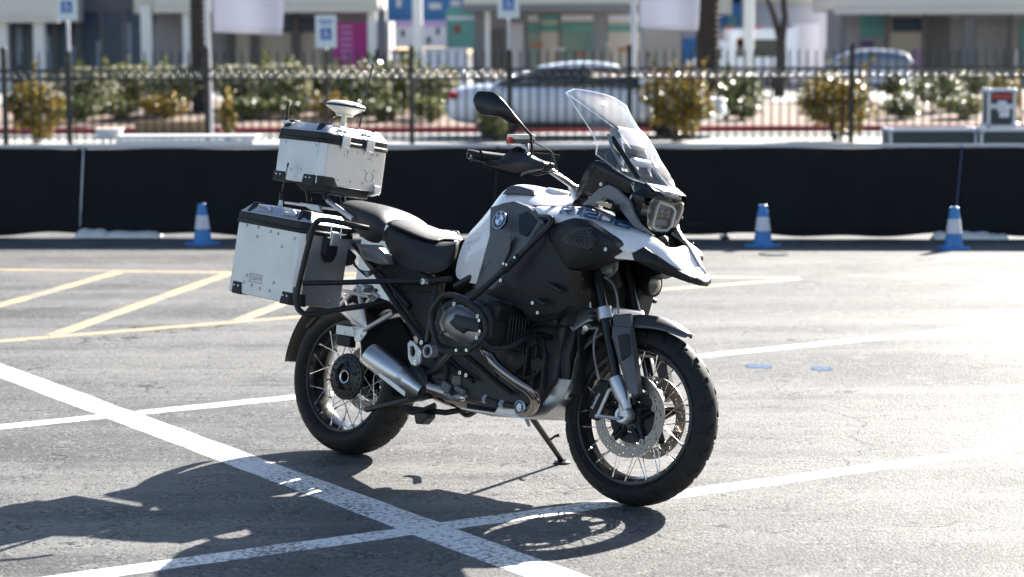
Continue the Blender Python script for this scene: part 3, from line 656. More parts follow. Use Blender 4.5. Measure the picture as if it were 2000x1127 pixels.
# ------------------------------------------------------------------ cases behind the barrier
def road_case(u0, u1, v0, D, depth, label, z0=0.0, v1=None):
    a, b = at(u0, v0, D), at(u1, v0, D); W = b.x - a.x; top = a.z; Hh = top - z0
    root = empty('road_case', ((a.x + b.x) / 2, D + depth / 2, z0)); tag(root, label, 'road case', 'aluminium-edged cases behind the barrier')
    obj('panel', MB().box((0, 0, Hh / 2), (W - .03, depth - .03, Hh - .03)), 'case_panel', root)
    t = .035
    for x in (-1, 1):
        for y in (-1, 1):
            obj('edge', MB().box((x * (W / 2 - t / 2), y * (depth / 2 - t / 2), Hh / 2), (t, t, Hh)), 'case_alu', root, bevel=.005)
            for z in (t, Hh - t): obj('corner', MB().ball((x * (W / 2 - .02), y * (depth / 2 - .02), z), .04, 6), 'case_alu', root)
        for z in (t / 2, Hh - t / 2): obj('edge', MB().box((x * (W / 2 - t / 2), 0, z), (t, depth - 2 * t, t)), 'case_alu', root)
    for y in (-1, 1):
        for z in (t / 2, Hh * .55, Hh - t / 2): obj('edge', MB().box((0, y * (depth / 2 - t / 2 + .002), z), (W - 2 * t, t, t * (1.6 if z == Hh * .55 else 1))), 'case_alu', root)
    obj('latch', MB().box((0, -depth / 2 - .006, Hh * .55), (.11, .02, .14)), 'case_alu', root, bevel=.008)
    return root, W, Hh, depth
road_case(1738, 1910, 251, 25.0, .55, 'long aluminium-edged road case behind the barrier, nothing on it')
rc = road_case(1915, 2090, 251, 24.9, .55, 'aluminium-edged road case carrying a smaller upright case')
zt = at(1915, 251, 24.9).z
up, W_, H_, d_ = road_case(1930, 1985, 173, 25.0, .32, 'small upright road case with a red stripe stacked on a larger case', z0=zt + .002)
obj('red_stripe', MB().box((0, -d_ / 2 - .003, H_ * .80), (W_ * .7, .006, .05)), 'case_red', up)
obj('label_sheet', MB().box((0.03, -d_ / 2 - .003, H_ * .42), (W_ * .36, .006, H_ * .3)), 'panel_white', up)
a, b = at(180, 266, 25.5), at(500, 266, 25.5)
tb = empty('folding_table', ((a.x + b.x) / 2, 25.8, 0)); tag(tb, 'long pale folding table behind the barrier at the seam with the white pad', 'table')
Wt = b.x - a.x
obj('table_top', MB().box((0, 0, a.z - .02), (Wt, .6, .04)), 'rail_white', tb, bevel=.006)
obj('apron', MB().box((Wt * .06, -.28, a.z - .10), (Wt * .84, .02, .10)), 'case_alu', tb)
for x in (-.44, .44):
    for y in (-.24, .24): obj('leg', MB().tube([(x * Wt, y, 0), (x * Wt, y, a.z - .04)], .016, 8), 'pole_grey', tb)
bx = empty('storage_box', (a.x + .16, 25.75, a.z)); tag(bx, 'small cream box standing on the pale folding table end', 'box')
obj('tub', MB().loop_loft([[(x * .9, y * .9, 0.001) for x, y in ((-.15, -.1), (.15, -.1), (.15, .1), (-.15, .1))], [(x, y, .07) for x, y in ((-.15, -.1), (.15, -.1), (.15, .1), (-.15, .1))]]), 'foam_white', bx, bevel=.008)
obj('lid', MB().box((0, 0, .078), (.32, .22, .016)), 'foam_white', bx, bevel=.005)
t0, t1 = at(258, 254, 42.6), at(402, 254, 42.6)
tbm = empty('timber_edging', ((t0.x + t1.x) / 2, 42.9, .006)); tag(tbm, 'brown timber beams stacked on the concrete road at the red kerb', 'timber')
for k in range(3): obj('beam', MB().box((random.uniform(-.03, .03), .02 * k, .05 + .09 * k), (t1.x - t0.x, .14, .085)), 'timber', tbm, bevel=.008)

# ------------------------------------------------------------------ buildings beyond
BD = 100.0
def bpt(u, v, D): q = at(u, v, D); return q
def slab(root, name, u0, u1, v0, v1, D, depth, m, bevel=0, par=None):
    a, b = at(u0, v1, D), at(u1, v0, D); o = root.location
    return obj(name, MB().box(((a.x + b.x) / 2 - o.x, D + depth / 2 - o.y, (a.z + b.z) / 2 - o.z), (b.x - a.x, depth, b.z - a.z)), m, par or root, smooth=0, bevel=bevel)
def bld(name, u, D, label, cat='building'):
    e = empty(name, (at(u, 120, D).x, D, 0)); return tag(e, label, cat)
def colm(root, u, wpx, vtop, D, m):
    o = root.location; s = D / F_PX; a = at(u, vtop, D)
    c = obj('column', MB().box((a.x - o.x, D - o.y, a.z / 2), (wpx * s, wpx * s, a.z)), m, root, smooth=0, bevel=.02)
    obj('column_base', MB().box((a.x - o.x, D - o.y, .25), (wpx * s * 1.35, wpx * s * 1.35, .5)), m, c, smooth=0, bevel=.02)
# A: dark glass front
A = bld('shop_building', 110, 100, 'shop front of dark blue glass with pale columns and beige canopy')
slab(A, 'wall', -260, 300, -130, 172, 101.0, 6, 'column_grey')
for k in range(9):
    u = -120 + k * 46; pn = slab(A, 'window', u, u + 43, 22, 168, 100.9, .06, 'glass_dark')
    slab(A, 'mullion', u + 42, u + 45.5, 20, 170, 100.8, .14, 'column_grey', par=pn)
slab(A, 'transom', -140, 300, 60, 63, 100.78, .12, 'column_grey')
slab(A, 'canopy', -260, 112, -60, 42, 95.0, 5.5, 'soffit'); slab(A, 'canopy_fascia', -262, 114, 34, 45, 94.8, .16, 'wall_beige')
slab(A, 'canopy', 262, 300, -60, 26, 96.0, 4.5, 'wall_beige')
for u in (4, 76, 286): colm(A, u, 21, 10, 95.6, 'column_white')
# B: grey and beige wall
Bd = bld('wall_building', 530, 100, 'beige and grey building with a deep soffit above the hedge')
slab(Bd, 'wall', 301, 752, -130, 172, 101, 8, 'wall_grey')
for (u0, u1) in ((462, 488), (503, 568), (583, 640)): slab(Bd, 'wall_panel', u0, u1, 64, 168, 100.9, .14, 'wall_beige')
for u in (442, 495, 575): slab(Bd, 'pilaster', u, u + 9, 20, 170, 100.6, .5, 'column_grey')
slab(Bd, 'shutter', 303, 352, 46, 170, 100.85, .2, 'wall_grey'); slab(Bd, 'window', 548, 640, 32, 62, 100.9, .14, 'glass_dark')
slab(Bd, 'canopy', 300, 738, -70, 16, 95.0, 6, 'soffit'); slab(Bd, 'canopy_fascia', 299, 740, 10, 25, 94.8, .16, 'wall_beige')
colm(Bd, 727, 17, 24, 95.4, 'column_white'); colm(Bd, 364, 14, 24, 95.4, 'column_white')
# posters and stands
def board(name, u0, u1, v0, v1, D, m, label, extra=()):
    e = bld(name, (u0 + u1) / 2, D, label, 'poster'); slab(e, 'panel', u0, u1, v0, v1, D, .06, m)
    for (nm, a, b, c, d, mm) in extra: slab(e, nm, a, b, c, d, D - .03, .03, mm)
    for u in (u0 + 2, u1 - 2):
        o = e.location; q = at(u, v1, D); obj('leg', MB().box((q.x - o.x, .08, q.z / 2), (.07, .07, q.z)), 'column_grey', e)
    return e
board('display_poster', 652, 716, 44, 134, 97, 'panel_pink', 'magenta poster with pale lines of print beside a column', [('print_line', 664, 688, 50 + 12 * k, 54 + 12 * k, 'panel_lilac') for k in range(6)])
board('display_poster', 771, 872, 41, 92, 97, 'panel_white', 'white poster with lilac top band and dark product shapes', [('band', 772, 871, 42, 52, 'panel_lilac'), ('shape', 784, 790, 58, 72, 'panel_black'), ('shape', 852, 858, 54, 68, 'panel_black'), ('shape', 834, 841, 72, 86, 'panel_black')])
board('display_poster', 872, 926, 14, 96, 97.2, 'panel_teal', 'teal poster with a rust-coloured figure shape', [('figure', 886, 900, 48, 66, 'panel_brown'), ('band', 872, 926, 32, 38, 'panel_white')])
board('display_poster', 756, 908, -70, 42, 99, 'panel_blue', 'tall sky-blue billboard with white cloud shapes above the stands', [('cloud', 774, 784, -2, 14, 'panel_white'), ('cloud', 838, 862, 6, 18, 'panel_white'), ('cloud', 880, 900, 0, 12, 'panel_white')])
st = bld('display_counter', 880, 95, 'white exhibition counter under the teal poster', 'counter')
slab(st, 'front', 828, 912, 96, 172, 95, 1.0, 'panel_white'); slab(st, 'top', 826, 914, 93, 97, 94.9, 1.2, 'panel_white'); slab(st, 'side_cabinet', 765, 800, 104, 172, 95, 1.0, 'panel_white'); slab(st, 'wood_shelf', 763, 802, 97, 104, 94.9, 1.2, 'panel_brown')
for k, (u, lab) in enumerate(((816, 'white steel post between the lilac-banded poster and the counter'), (1462, 'thick white steel post before the box van'))):
    D = 90 - 2 * k; e = bld('steel_post', u, D, lab, 'post'); obj('shaft', MB().tube([(0, 0, 0), (0, 0, 6.5)], .21, 12), 'column_white', e); obj('collar', MB().lathe((0, 0, 0), (0, 0, 1), [(.3, 0), (.3, .25), (.22, .4)], 12), 'column_white', e)
# C: canopied hall behind the sedan
Cc = bld('hall_building', 1090, 100, 'grey canopied hall with green-tinted glass behind the sedan')
slab(Cc, 'wall', 925, 1256, -130, 172, 102, 6, 'wall_grey'); slab(Cc, 'canopy', 905, 1262, -80, 12, 94, 7.6, 'soffit'); slab(Cc, 'canopy_fascia', 903, 1264, 8, 22, 93.8, .16, 'column_grey')
for k, (u0, u1) in enumerate(((1030, 1052), (1056, 1090), (1096, 1158), (1188, 1252))):
    pn = slab(Cc, 'window', u0, u1, 30, 168, 101.9, .08, 'glass_green' if k % 2 == 0 else 'wall_beige'); slab(Cc, 'header_panel', u0, u1, 29, 41, 101.85, .06, 'panel_white' if k != 1 else 'panel_teal', par=pn); slab(Cc, 'dark_band', u0, u1, 48, 62, 101.84, .05, 'panel_teal', par=pn)
slab(Cc, 'side_panel', 996, 1022, 46, 160, 101.8, .1, 'panel_white'); slab(Cc, 'door', 955, 985, 56, 168, 101.9, .1, 'column_grey')
for (u, wd, m) in ((934, 16, 'column_grey'), (952, 10, 'column_white'), (1172, 22, 'column_grey')): colm(Cc, u, wd, 20, 95, m)
# D: pale wall, right
Dd = bld('pale_building', 1500, 110, 'pale windowless hall wall behind the bare tree')
slab(Dd, 'wall', 1255, 1660, -160, 166, 112, 8, 'wall_pale'); slab(Dd, 'parapet', 1255, 1660, -6, 6, 111.7, .4, 'wall_beige'); slab(Dd, 'door_panel', 1545, 1600, 46, 162, 111.9, .14, 'panel_white'); slab(Dd, 'lower_wall', 1262, 1330, 58, 164, 111.8, .3, 'wall_beige'); slab(Dd, 'blue_door', 1333, 1362, 75, 164, 111.8, .3, 'panel_blue'); slab(Dd, 'blue_banner', 1392, 1448, -60, 52, 111.7, .1, 'panel_blue'); slab(Dd, 'teal_banner', 1420, 1440, 30, 56, 111.6, .1, 'panel_teal'); slab(Dd, 'canopy', 1392, 1430, -50, 28, 106, 5, 'soffit')
# E: canopy at the right edge
Ee = bld('canopy_building', 1830, 98, 'columned canopy building with teal window sign at the right')
slab(Ee, 'wall', 1648, 2250, -130, 170, 104, 6, 'wall_grey'); slab(Ee, 'canopy', 1632, 2260, -90, 18, 96, 7.5, 'soffit'); slab(Ee, 'canopy_fascia', 1630, 2262, 14, 28, 95.8, .16, 'wall_beige')
for (u0, u1, v0, v1, m) in ((1680, 1728, 30, 72, 'panel_teal'), (1680, 1706, 80, 92, 'panel_purple'), (1738, 1802, 28, 160, 'wall_beige'), (1742, 1800, 34, 62, 'glass_dark'), (1812, 1856, 32, 165, 'column_grey'), (1904, 1970, 40, 160, 'wall_grey'), (1994, 2060, 40, 120, 'panel_teal')):
    slab(Ee, 'front_panel', u0, u1, v0, v1, 103.9 if m != 'glass_dark' else 103.8, .12, m)
slab(Ee, 'transom', 1650, 2250, 44, 47, 103.7, .1, 'column_grey')
for (u, wd) in ((1646, 12), (1732, 9), (1806, 9), (1891, 21), (1974, 10)): colm(Ee, u, wd, 24, 97 if wd > 11 else 103.2, 'column_grey')
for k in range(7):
    u = -70 + k * 52; slab(A, 'reflection_strip', u, u + random.uniform(6, 14), random.uniform(40, 90), random.uniform(120, 165), 100.84, .03, 'panel_blue_pale')  # pale blue strips painted in for reflections on the shop glass
for k in range(5):
    u = 1035 + k * 43; slab(Cc, 'interior_shelf', u, u + 26, 84 + 9 * (k % 3), 90 + 9 * (k % 3), 101.8, .05, 'panel_white' if k % 2 else 'lamp_orange')
for k in range(4):
    u = 1690 + k * 92; slab(Ee, 'poster_sheet', u, u + 22, 96, 132, 103.72, .05, ('panel_white', 'panel_lilac', 'panel_teal', 'panel_white')[k])
for k in range(5):
    u = 320 + k * 90; slab(Bd, 'downlight', u, u + 8, 17, 20, 96 + .3 * k, .3, 'panel_white')
# a visitor by the magenta poster
pp = at(737, 130, 92); per = empty('person', (pp.x, 92, 0.006), (0, 0, R(200))); tag(per, 'person in dark jacket and grey trousers standing near the magenta poster', 'person')
def skin_body(name, joints, edges, m, par):
    me = bpy.data.meshes.new(name); me.from_pydata([j[:3] for j in joints], edges, []); me.materials.append(M[m])
    o = bpy.data.objects.new(name, me); COL.objects.link(o); o.parent = par
    sk = o.modifiers.new('skin', 'SKIN'); 
    for v, j in zip(me.skin_vertices[0].data, joints): v.radius = (j[3], j[3] * (j[4] if len(j) > 4 else 1))
    me.skin_vertices[0].data[0].use_root = True
    s = o.modifiers.new('sub', 'SUBSURF'); s.levels = 1; s.render_levels = 1; return o
J = [(0, 0, .96, .15, .75), (0, 0, 1.2, .15, .7), (0, .0, 1.40, .16, .6), (0, 0, 1.5, .055), (0, -.01, 1.57, .06), (0, -.01, 1.66, .09, 1.1), (0, -.01, 1.76, .07),
     (.19, 0, 1.42, .06), (.25, .02, 1.15, .045), (.20, -.16, .98, .035), (.17, -.25, 1.02, .03), (-.19, 0, 1.42, .06), (-.25, .02, 1.15, .045), (-.24, -.05, .90, .035), (-.24, -.08, .80, .03),
     (.10, 0, .88, .085), (.11, -.02, .50, .062), (.12, .03, .09, .045), (.12, -.12, .04, .035), (-.10, 0, .88, .085), (-.11, -.02, .50, .062), (-.12, .03, .09, .045), (-.12, -.12, .04, .035)]
skin_body('body', J, [(0, 1), (1, 2), (2, 3), (3, 4), (4, 5), (5, 6), (2, 7), (7, 8), (8, 9), (9, 10), (2, 11), (11, 12), (12, 13), (13, 14), (0, 15), (15, 16), (16, 17), (17, 18), (0, 19), (19, 20), (20, 21), (21, 22)], 'cloth_dark', per)
obj('face', MB().ball((0, -.045, 1.655), .085, 8, (.85, .8, 1.15)), 'skin', per); obj('hair', MB().ball((0, .03, 1.70), .105, 8, (.95, 1.0, 1.0)), 'hair', per)
for x in (-.11, .11): obj('trouser_leg', MB().tube([(x, 0, .92), (x * 1.05, -.02, .5), (x * 1.1, .03, .10)], [.115, .085, .07], 10), 'cloth_grey', per)
# ================================================================== motorcycle
M['white_paint'] = mat('white_paint', (0.76, 0.745, 0.755), 0.28, var=0.02, coat=0.7, rvar=.04)
M['grey_paint'] = mat('grey_paint', (0.16, 0.155, 0.168), 0.45, var=0.04, metal=.2)
M['dark_panel'] = mat('dark_panel', (0.085, 0.085, 0.094), 0.40, var=0.08, metal=.25)
M['black_plastic'] = mat('black_plastic', (0.0100, 0.0103, 0.0115), 0.46, var=0.2, bump=.25, bscale=900, spec=.32)
M['matte_black'] = mat('matte_black', (0.007, 0.007, 0.0075), 0.85, var=0.2, spec=.12)
M['black_satin'] = mat('black_satin', (0.0055, 0.006, 0.008), 0.30, var=0.15, spec=.4)
M['black_metal'] = mat('black_metal', (0.0065, 0.0066, 0.0075), 0.38, var=0.3, metal=0.0, bump=.15, bscale=300, spec=.4)
M['engine_black'] = mat('engine_black', (0.022, 0.022, 0.023), 0.44, var=0.35, scale=60, bump=.5, bscale=400, spec=.35)
M['rubber'] = mat('rubber', (0.0150, 0.0147, 0.0145), 0.70, var=0.35, scale=25, bump=.3, bscale=500, rvar=.12, spec=.3)
M['rim_black'] = mat('rim_black', (0.010, 0.010, 0.011), 0.22, var=0.2, coat=.4)
M['silver'] = mat('silver', (0.58, 0.58, 0.60), 0.42, 1.0, var=0.10, bump=.25, bscale=500)
M['cover_grey'] = mat('cover_grey', (0.27, 0.265, 0.26), 0.38, 0.9, var=.1)
M['cast_light'] = mat('cast_light', (0.50, 0.50, 0.52), 0.35, .35, var=.06)
M['guard_gloss'] = mat('guard_gloss', (0.010, 0.010, 0.012), 0.26, var=.2, spec=.7)
M['steel'] = mat('steel', (0.55, 0.54, 0.53), 0.22, 1.0, var=0.1)
M['brushed'] = mat('brushed', (0.62, 0.615, 0.62), 0.36, 1.0, var=0.12, streak=(3, 3, 60), scale=20)
M['header_pipe'] = mat('header_pipe', (0.30, 0.26, 0.24), 0.20, 1.0, var=0.35, scale=9)
M['disc_steel'] = mat('disc_steel', (0.27, 0.235, 0.21), 0.42, 1.0, var=0.15, scale=60)
M['alu'] = mat('alu', (0.53, 0.525, 0.53), 0.42, 0.95, var=0.20, scale=5, bump=.12, bscale=60)
M['alu_dark'] = mat('alu_dark', (0.50, 0.49, 0.50), 0.40, 0.95, var=0.14, scale=7, streak=(8, 8, 1))
M['seat_skin'] = mat('seat_skin', (0.0105, 0.0112, 0.0135), 0.52, var=0.15, bump=.5, bscale=700)
M['seat_top'] = mat('seat_top', (0.018, 0.018, 0.019), 0.58, var=0.15, bump=.6, bscale=900)
M['ivory'] = mat('ivory', (0.62, 0.60, 0.52), 0.45, var=.05)
M['red_button'] = mat('red_button', (0.45, 0.02, 0.015), 0.35)
M['decal_blue'] = mat('decal_blue', (0.004, 0.065, 0.16), 0.40, var=.05)
M['emblem_blue'] = mat('emblem_blue', (0.05, 0.22, 0.52), 0.25, var=.03, coat=.5)
M['emblem_white'] = mat('emblem_white', (0.78, 0.78, 0.80), 0.25, var=.02, coat=.5)
M['emblem_black'] = mat('emblem_black', (0.010, 0.010, 0.012), 0.2, coat=.5)
M['screen'] = glass_mat('screen', (0.92, 0.94, 0.97), 0.05, 0.015, glare_haze=0.03)
M['screen_edge'] = glass_mat('screen_edge', (0.8, 0.84, 0.88), 0.22, 0.15, glare_haze=0.10)
M['lens'] = glass_mat('lens', (0.90, 0.91, 0.92), 0.005, 0.02)
M['chrome'] = mat('chrome', (0.75, 0.75, 0.76), 0.08, 1.0, var=.03)
M['reflector_dark'] = mat('reflector_dark', (0.12, 0.115, 0.11), 0.22, 1.0, var=.3, scale=60)
M['led_white'] = mat('led_white', (0.70, 0.70, 0.69), 0.25, var=.03)
M['amber'] = mat('amber', (0.55, 0.42, 0.30), 0.15, coat=.5)
M['fin_grey'] = mat('fin_grey', (0.10, 0.095, 0.09), 0.5, .6)
M['sticker'] = mat('sticker', (0.72, 0.73, 0.74), 0.4, var=.03)
M['cable'] = mat('cable', (0.016, 0.016, 0.017), 0.4)
M['hose_grey'] = mat('hose_grey', (0.20, 0.20, 0.21), 0.4, .3)

LEAN, PSI = 0.1571, -0.7402
BIKE = empty('motorcycle', (-0.6822, 8.6183, 0), (-LEAN, 0, PSI))
tag(BIKE, 'white and black adventure motorcycle with aluminium cases leaning on its side stand', 'motorcycle')
BM = Matrix.Translation((-0.6822, 8.6183, 0)) @ Matrix.Rotation(PSI, 4, 'Z') @ Matrix.Rotation(-LEAN, 4, 'X'); BI = BM.inverted()
CAM_B = BI @ Vector((0, 0, CAM_H))
def B(u, v, Y):
    """the point seen at photo pixel (u, v) at lateral offset Y (right side negative) of the motorcycle"""
    d = BI.to_3x3() @ ray(u, v); return CAM_B + d * ((Y - CAM_B.y) / d.y)
def px(l): return [B(*q) for q in l]
def mir(p): return Vector((p[0], -p[1], p[2]))
# steering
STEER = 0.0745; RAKE = R(25.5); AXLE = Vector((1.507, 0, .325)); PIV = AXLE + Vector((-.035, 0, 0))
SM = Matrix.Translation(PIV) @ Matrix.Rotation(STEER, 4, Vector((-math.sin(RAKE), 0, math.cos(RAKE)))) @ Matrix.Translation(-PIV); SI = SM.inverted()
def ST(p): return SM @ Vector(p)
def mirS(p): return SM @ mir(SI @ Vector(p))
SINGLE = {'bolts': 'bolt', 'screws': 'screw', 'clips': 'clip', 'nuts': 'nut', 'fins': 'fin', 'hoses': 'hose', 'legs': 'leg'}
def part(name, mb, m, **kw):
    tail = name.split('_')[-1]
    if tail in SINGLE:
        nm = name[:-len(tail)] + SINGLE[tail]
        for q in loose(mb): o = part(nm, q, m, **dict(kw))
        return o
    return obj(name, mb, m, kw.pop('parent', BIKE), **kw)
def both(name, mb, m, steer=False, **kw):
    """one object for this side and one for the other side"""
    o = part(name, mb, m, **kw); c = MB(); c.add([mirS(p) if steer else mir(p) for p in mb.v], [f[::-1] for f in mb.f]); part(name, c, m, **kw); return o
def panel(pix, thick, inward=(0, 1, 0)):
    P = px(pix); return MB().prism(P, Vector(inward) * thick)
def crowned(pix, thick, h, k=(.93, .72, .35)):
    P = px(pix); c = sum(P, Vector()) / len(P); out = Vector((0, -1, 0)); mb = MB()
    loops = [[p - out * thick for p in P], P] + [[c + (p - c) * s + out * h * (1 - s ** 2.2) for p in P] for s in k]
    mb.loop_loft(loops, True, True); return mb
def rounded(pix, thick, h, k=(.97, .88, .70, .42, .15), n=4):
    P = smooth_path(px(pix), n, closed=True); c = sum(P, Vector()) / len(P); out = Vector((0, -1, 0))
    loops = [[p - out * thick for p in P], [p - out * .010 for p in P]] + [[c + (p - c) * s + out * h * (1 - s ** 2.6) for p in P] for s in (1.0,) + k]
    return MB().loop_loft(loops, True, True)
def bolt(p, r=.006, h=.005, ax=(0, -1, 0)): return MB().lathe(p, ax, [(r, 0), (r, h), (r * .55, h), (r * .5, h * .4), (.0002, h * .4)], 10)

# ------------------------------------------------------------------ wheels
def tyre_mb(Rr, prof, tread, N=420):
    """prof: list of (y, r) for y >= 0 from crown to bead"""
    path = [Vector((y, r, 0)) for y, r in prof]; half = smooth_path(path, 5)
    pr = [(-p.x, p.y) for p in half[::-1]] + [(p.x, p.y) for p in half[1:]]
    mb = MB(); m = len(pr); o = 0
    for k in range(N):
        th = 2 * math.pi * k / N
        for y, r in pr:
            r2 = r - tread(th, y, r); mb.v.append(Vector((math.cos(th) * r2, y, math.sin(th) * r2)))
    for k in range(N):
        for j in range(m - 1):
            a = k * m + j; b = ((k + 1) % N) * m + j; mb.f.append([a, a + 1, b + 1, b])
    return mb
def tread_fn(n, wid, depth, slope, Rr):
    def f(th, y, r):
        ay = abs(y)
        if ay > wid or ay < .010: return 0
        ph = (th / (2 * math.pi) * n + (0.5 if y > 0 else 0) + slope * (ay ** 1.3) * 30) % 1.0
        d = depth if ph < .20 else 0
        ph2 = (th / (2 * math.pi) * n + .45 + (0.5 if y > 0 else 0) - slope * ay * 6) % 1.0
        if ph2 < .10 and ay > wid * .45: d = depth
        return d * min(1, (wid - ay) / .006)
    return f
def make_wheel(name, Rr, halfw, bead, lip, rimw, nspk, tread, hub_r, hub_w, steer):
    rim = MB(); e = rimw
    prof = [(lip, -e), (lip + .004, -e + .004), (lip - .006, -e + .008), (lip - .014, -e + .016), (lip - .018, -e * .45), (lip - .026, 0), (lip - .018, e * .45), (lip - .014, e - .016), (lip - .006, e - .008), (lip + .004, e - .004), (lip, e), (lip - .010, e), (lip - .012, e - .006), (lip - .022, e - .016), (lip - .026, e * .45), (lip - .034, 0), (lip - .026, -e * .45), (lip - .022, -e + .016), (lip - .012, -e + .006), (lip - .010, -e)]
    rim.lathe((0, 0, 0), (0, 1, 0), prof, 96, closed=True)
    w_ = obj(name, rim, 'rim_black', BIKE)
    if steer: w_.matrix_local = SM @ Matrix.Translation(AXLE)
    else: w_.location = (0, 0, Rr)
    tp = [(0, Rr), (halfw * .35, Rr - .004), (halfw * .7, Rr - .015), (halfw * .93, Rr - .036), (halfw, Rr - .055), (halfw * .93, lip + .018), (e - .002, lip + .004), (e - .010, lip - .006)]
    obj('tyre', tyre_mb(Rr, tp, tread), 'rubber', w_)
    lip_ring = MB()
    for s in (-1, 1): lip_ring.lathe((0, s * (e + .0015), 0), (0, 1, 0), [(lip - .009, 0), (lip - .002, s * .0012), (lip + .003, -s * .001)], 96)
    obj('rim_edge', lip_ring, 'black_satin', w_)
    for s in (-1, 1):
        for q in (-1, 1):
            a0 = q * 1.05
            p0 = Vector((hub_r * math.cos(a0 * 1.15), s * hub_w, hub_r * math.sin(a0 * 1.15))); p1 = Vector(((lip - .013) * 1.0, s * (e - .010), 0)); 
            me = new_mesh('spoke', MB().tube([p0, p1], .0018, 6).tube([p1, p1 + (p0 - p1).normalized() * .016], .0038, 6), M['steel'])
            for k in range(nspk):
                shared('spoke', me, w_, (0, 0, 0), (0, 2 * math.pi * (k + (.25 if s > 0 else 0) + (.5 if q > 0 else 0) + .06 * q) / nspk, 0))
    return w_
fw = make_wheel('front_wheel', .325, .060, .243, .252, .044, 10, tread_fn(24, .056, .0070, .55, .325), .046, .030, True)
rw = make_wheel('rear_wheel', .318, .085, .216, .228, .062, 10, tread_fn(26, .072, .005, .4, .318), .070, .038, False)
# front hub, discs and carriers
obj('hub', MB().lathe((0, 0, 0), (0, 1, 0), [(.018, -.062), (.034, -.060), (.036, -.045), (.052, -.036), (.052, -.026), (.028, -.018), (.026, .018), (.052, .026), (.052, .036), (.036, .045), (.034, .060), (.018, .062)], 32), 'black_satin', fw)
def disc_mb(r0, r1, y, th, holes, nang=180, nr=9):
    mb = MB(); dr = (r1 - r0) / nr
    hole = set(holes(nang, nr))
    for s in (-1, 1):
        o = len(mb.v)
        for k in range(nang):
            a = 2 * math.pi * k / nang
            for j in range(nr + 1):
                r = r0 + dr * j; mb.v.append(Vector((r * math.cos(a), y + s * th / 2, r * math.sin(a))))
        for k in range(nang):
            for j in range(nr):
                if (k, j) in hole: continue
                a = o + k * (nr + 1) + j; b = o + ((k + 1) % nang) * (nr + 1) + j; mb.f.append([a, a + 1, b + 1, b])
    mb.lathe((0, y, 0), (0, 1, 0), [(r1, -th / 2), (r1, th / 2)], nang); mb.lathe((0, y, 0), (0, 1, 0), [(r0, -th / 2), (r0, th / 2)], nang)
    return mb
def drill(nang, nr):
    out = []
    for k in range(0, nang, 6):
        j = (1, 4, 6, 3, 5, 2)[(k // 6) % 6]; out += [(k, j), (k + 1, j)]
        j2 = (5, 7, 2, 7, 1, 6)[(k // 6) % 6]; out += [((k + 3) % nang, j2), ((k + 4) % nang, j2)]
    return out
for s in (-1, 1):
    d = obj('brake_disc', disc_mb(.111, .1525, s * .068, .005, drill), 'disc_steel', fw, smooth=0)
    car_mb = MB().lathe((0, s * .060, 0), (0, s, 0), [(.022, -.004), (.022, .010), (.052, .008), (.056, -.004)], 30)
    bt = MB()
    for k in range(5):
        a = 2 * math.pi * k / 5 + .35
        for da in (-.22, .22):
            p0 = Vector((.045 * math.cos(a + da * 1.6), s * .062, .045 * math.sin(a + da * 1.6))); p1 = Vector((.106 * math.cos(a + da * .25), s * .065, .106 * math.sin(a + da * .25)))
            car_mb.tube([p0, p1], [.013, .009], 8)
        q = Vector((.111 * math.cos(a), s * .068, .111 * math.sin(a)))
        bt.lathe(q, (0, s, 0), [(.0115, -.005), (.0115, .006), (.006, .006), (.006, .003), (.0003, .003)], 14)
    obj('carrier', car_mb, 'black_satin', fw); obj('rivets', bt, 'disc_steel', fw)
obj('sensor_ring', MB().lathe((0, -.052, 0), (0, 1, 0), [(.060, 0), (.098, 0)], 60), 'engine_black', fw)
# rear hub: flange, bolts, hollow axle, disc on the far side
obj('hub', MB().lathe((0, 0, 0), (0, -1, 0), [(.026, .052), (.030, .056), (.050, .050), (.056, .060), (.094, .052), (.097, .046), (.094, .038), (.060, .036), (.045, .01), (.045, -.05), (.075, -.06), (.075, -.07), (.03, -.08)], 48), 'black_satin', rw)
hb2 = MB()
for k in range(20):
    a = 2 * math.pi * k / 20; hb2.lathe((.080 * math.cos(a), -.054, .080 * math.sin(a)), (0, -1, 0), [(.0045, -.004), (.0045, .005), (.002, .005), (.002, .002), (.0002, .002)], 8)
for k in range(5):
    a = 2 * math.pi * k / 5 + .3; hb2.lathe((.058 * math.cos(a), -.052, .058 * math.sin(a)), (0, -1, 0), [(.010, 0), (.010, .012), (.006, .012), (.005, .004), (.0002, .004)], 10)
obj('hub_bolts', hb2, 'engine_black', rw)
obj('axle_sleeve', MB().lathe((0, 0, 0), (0, -1, 0), [(.0215, -.05), (.0215, .060), (.0275, .062), (.0275, .050)], 36), 'steel', rw)
for k in range(5):
    a = 2 * math.pi * k / 5
    obj('hub_web', MB().box((.066 * math.cos(a), -.030, .066 * math.sin(a)), (.036, .03, .014), Matrix.Rotation(-a, 3, 'Y')), 'black_satin', rw, bevel=.003)
obj('brake_disc', disc_mb(.095, .138, .075, .005, drill), 'disc_steel', rw, smooth=0)
rc_ = MB().box((.105, .075, -.075), (.10, .05, .06), Matrix.Rotation(.9, 3, 'Y')); obj('rear_caliper', rc_, 'steel', rw, bevel=.01)

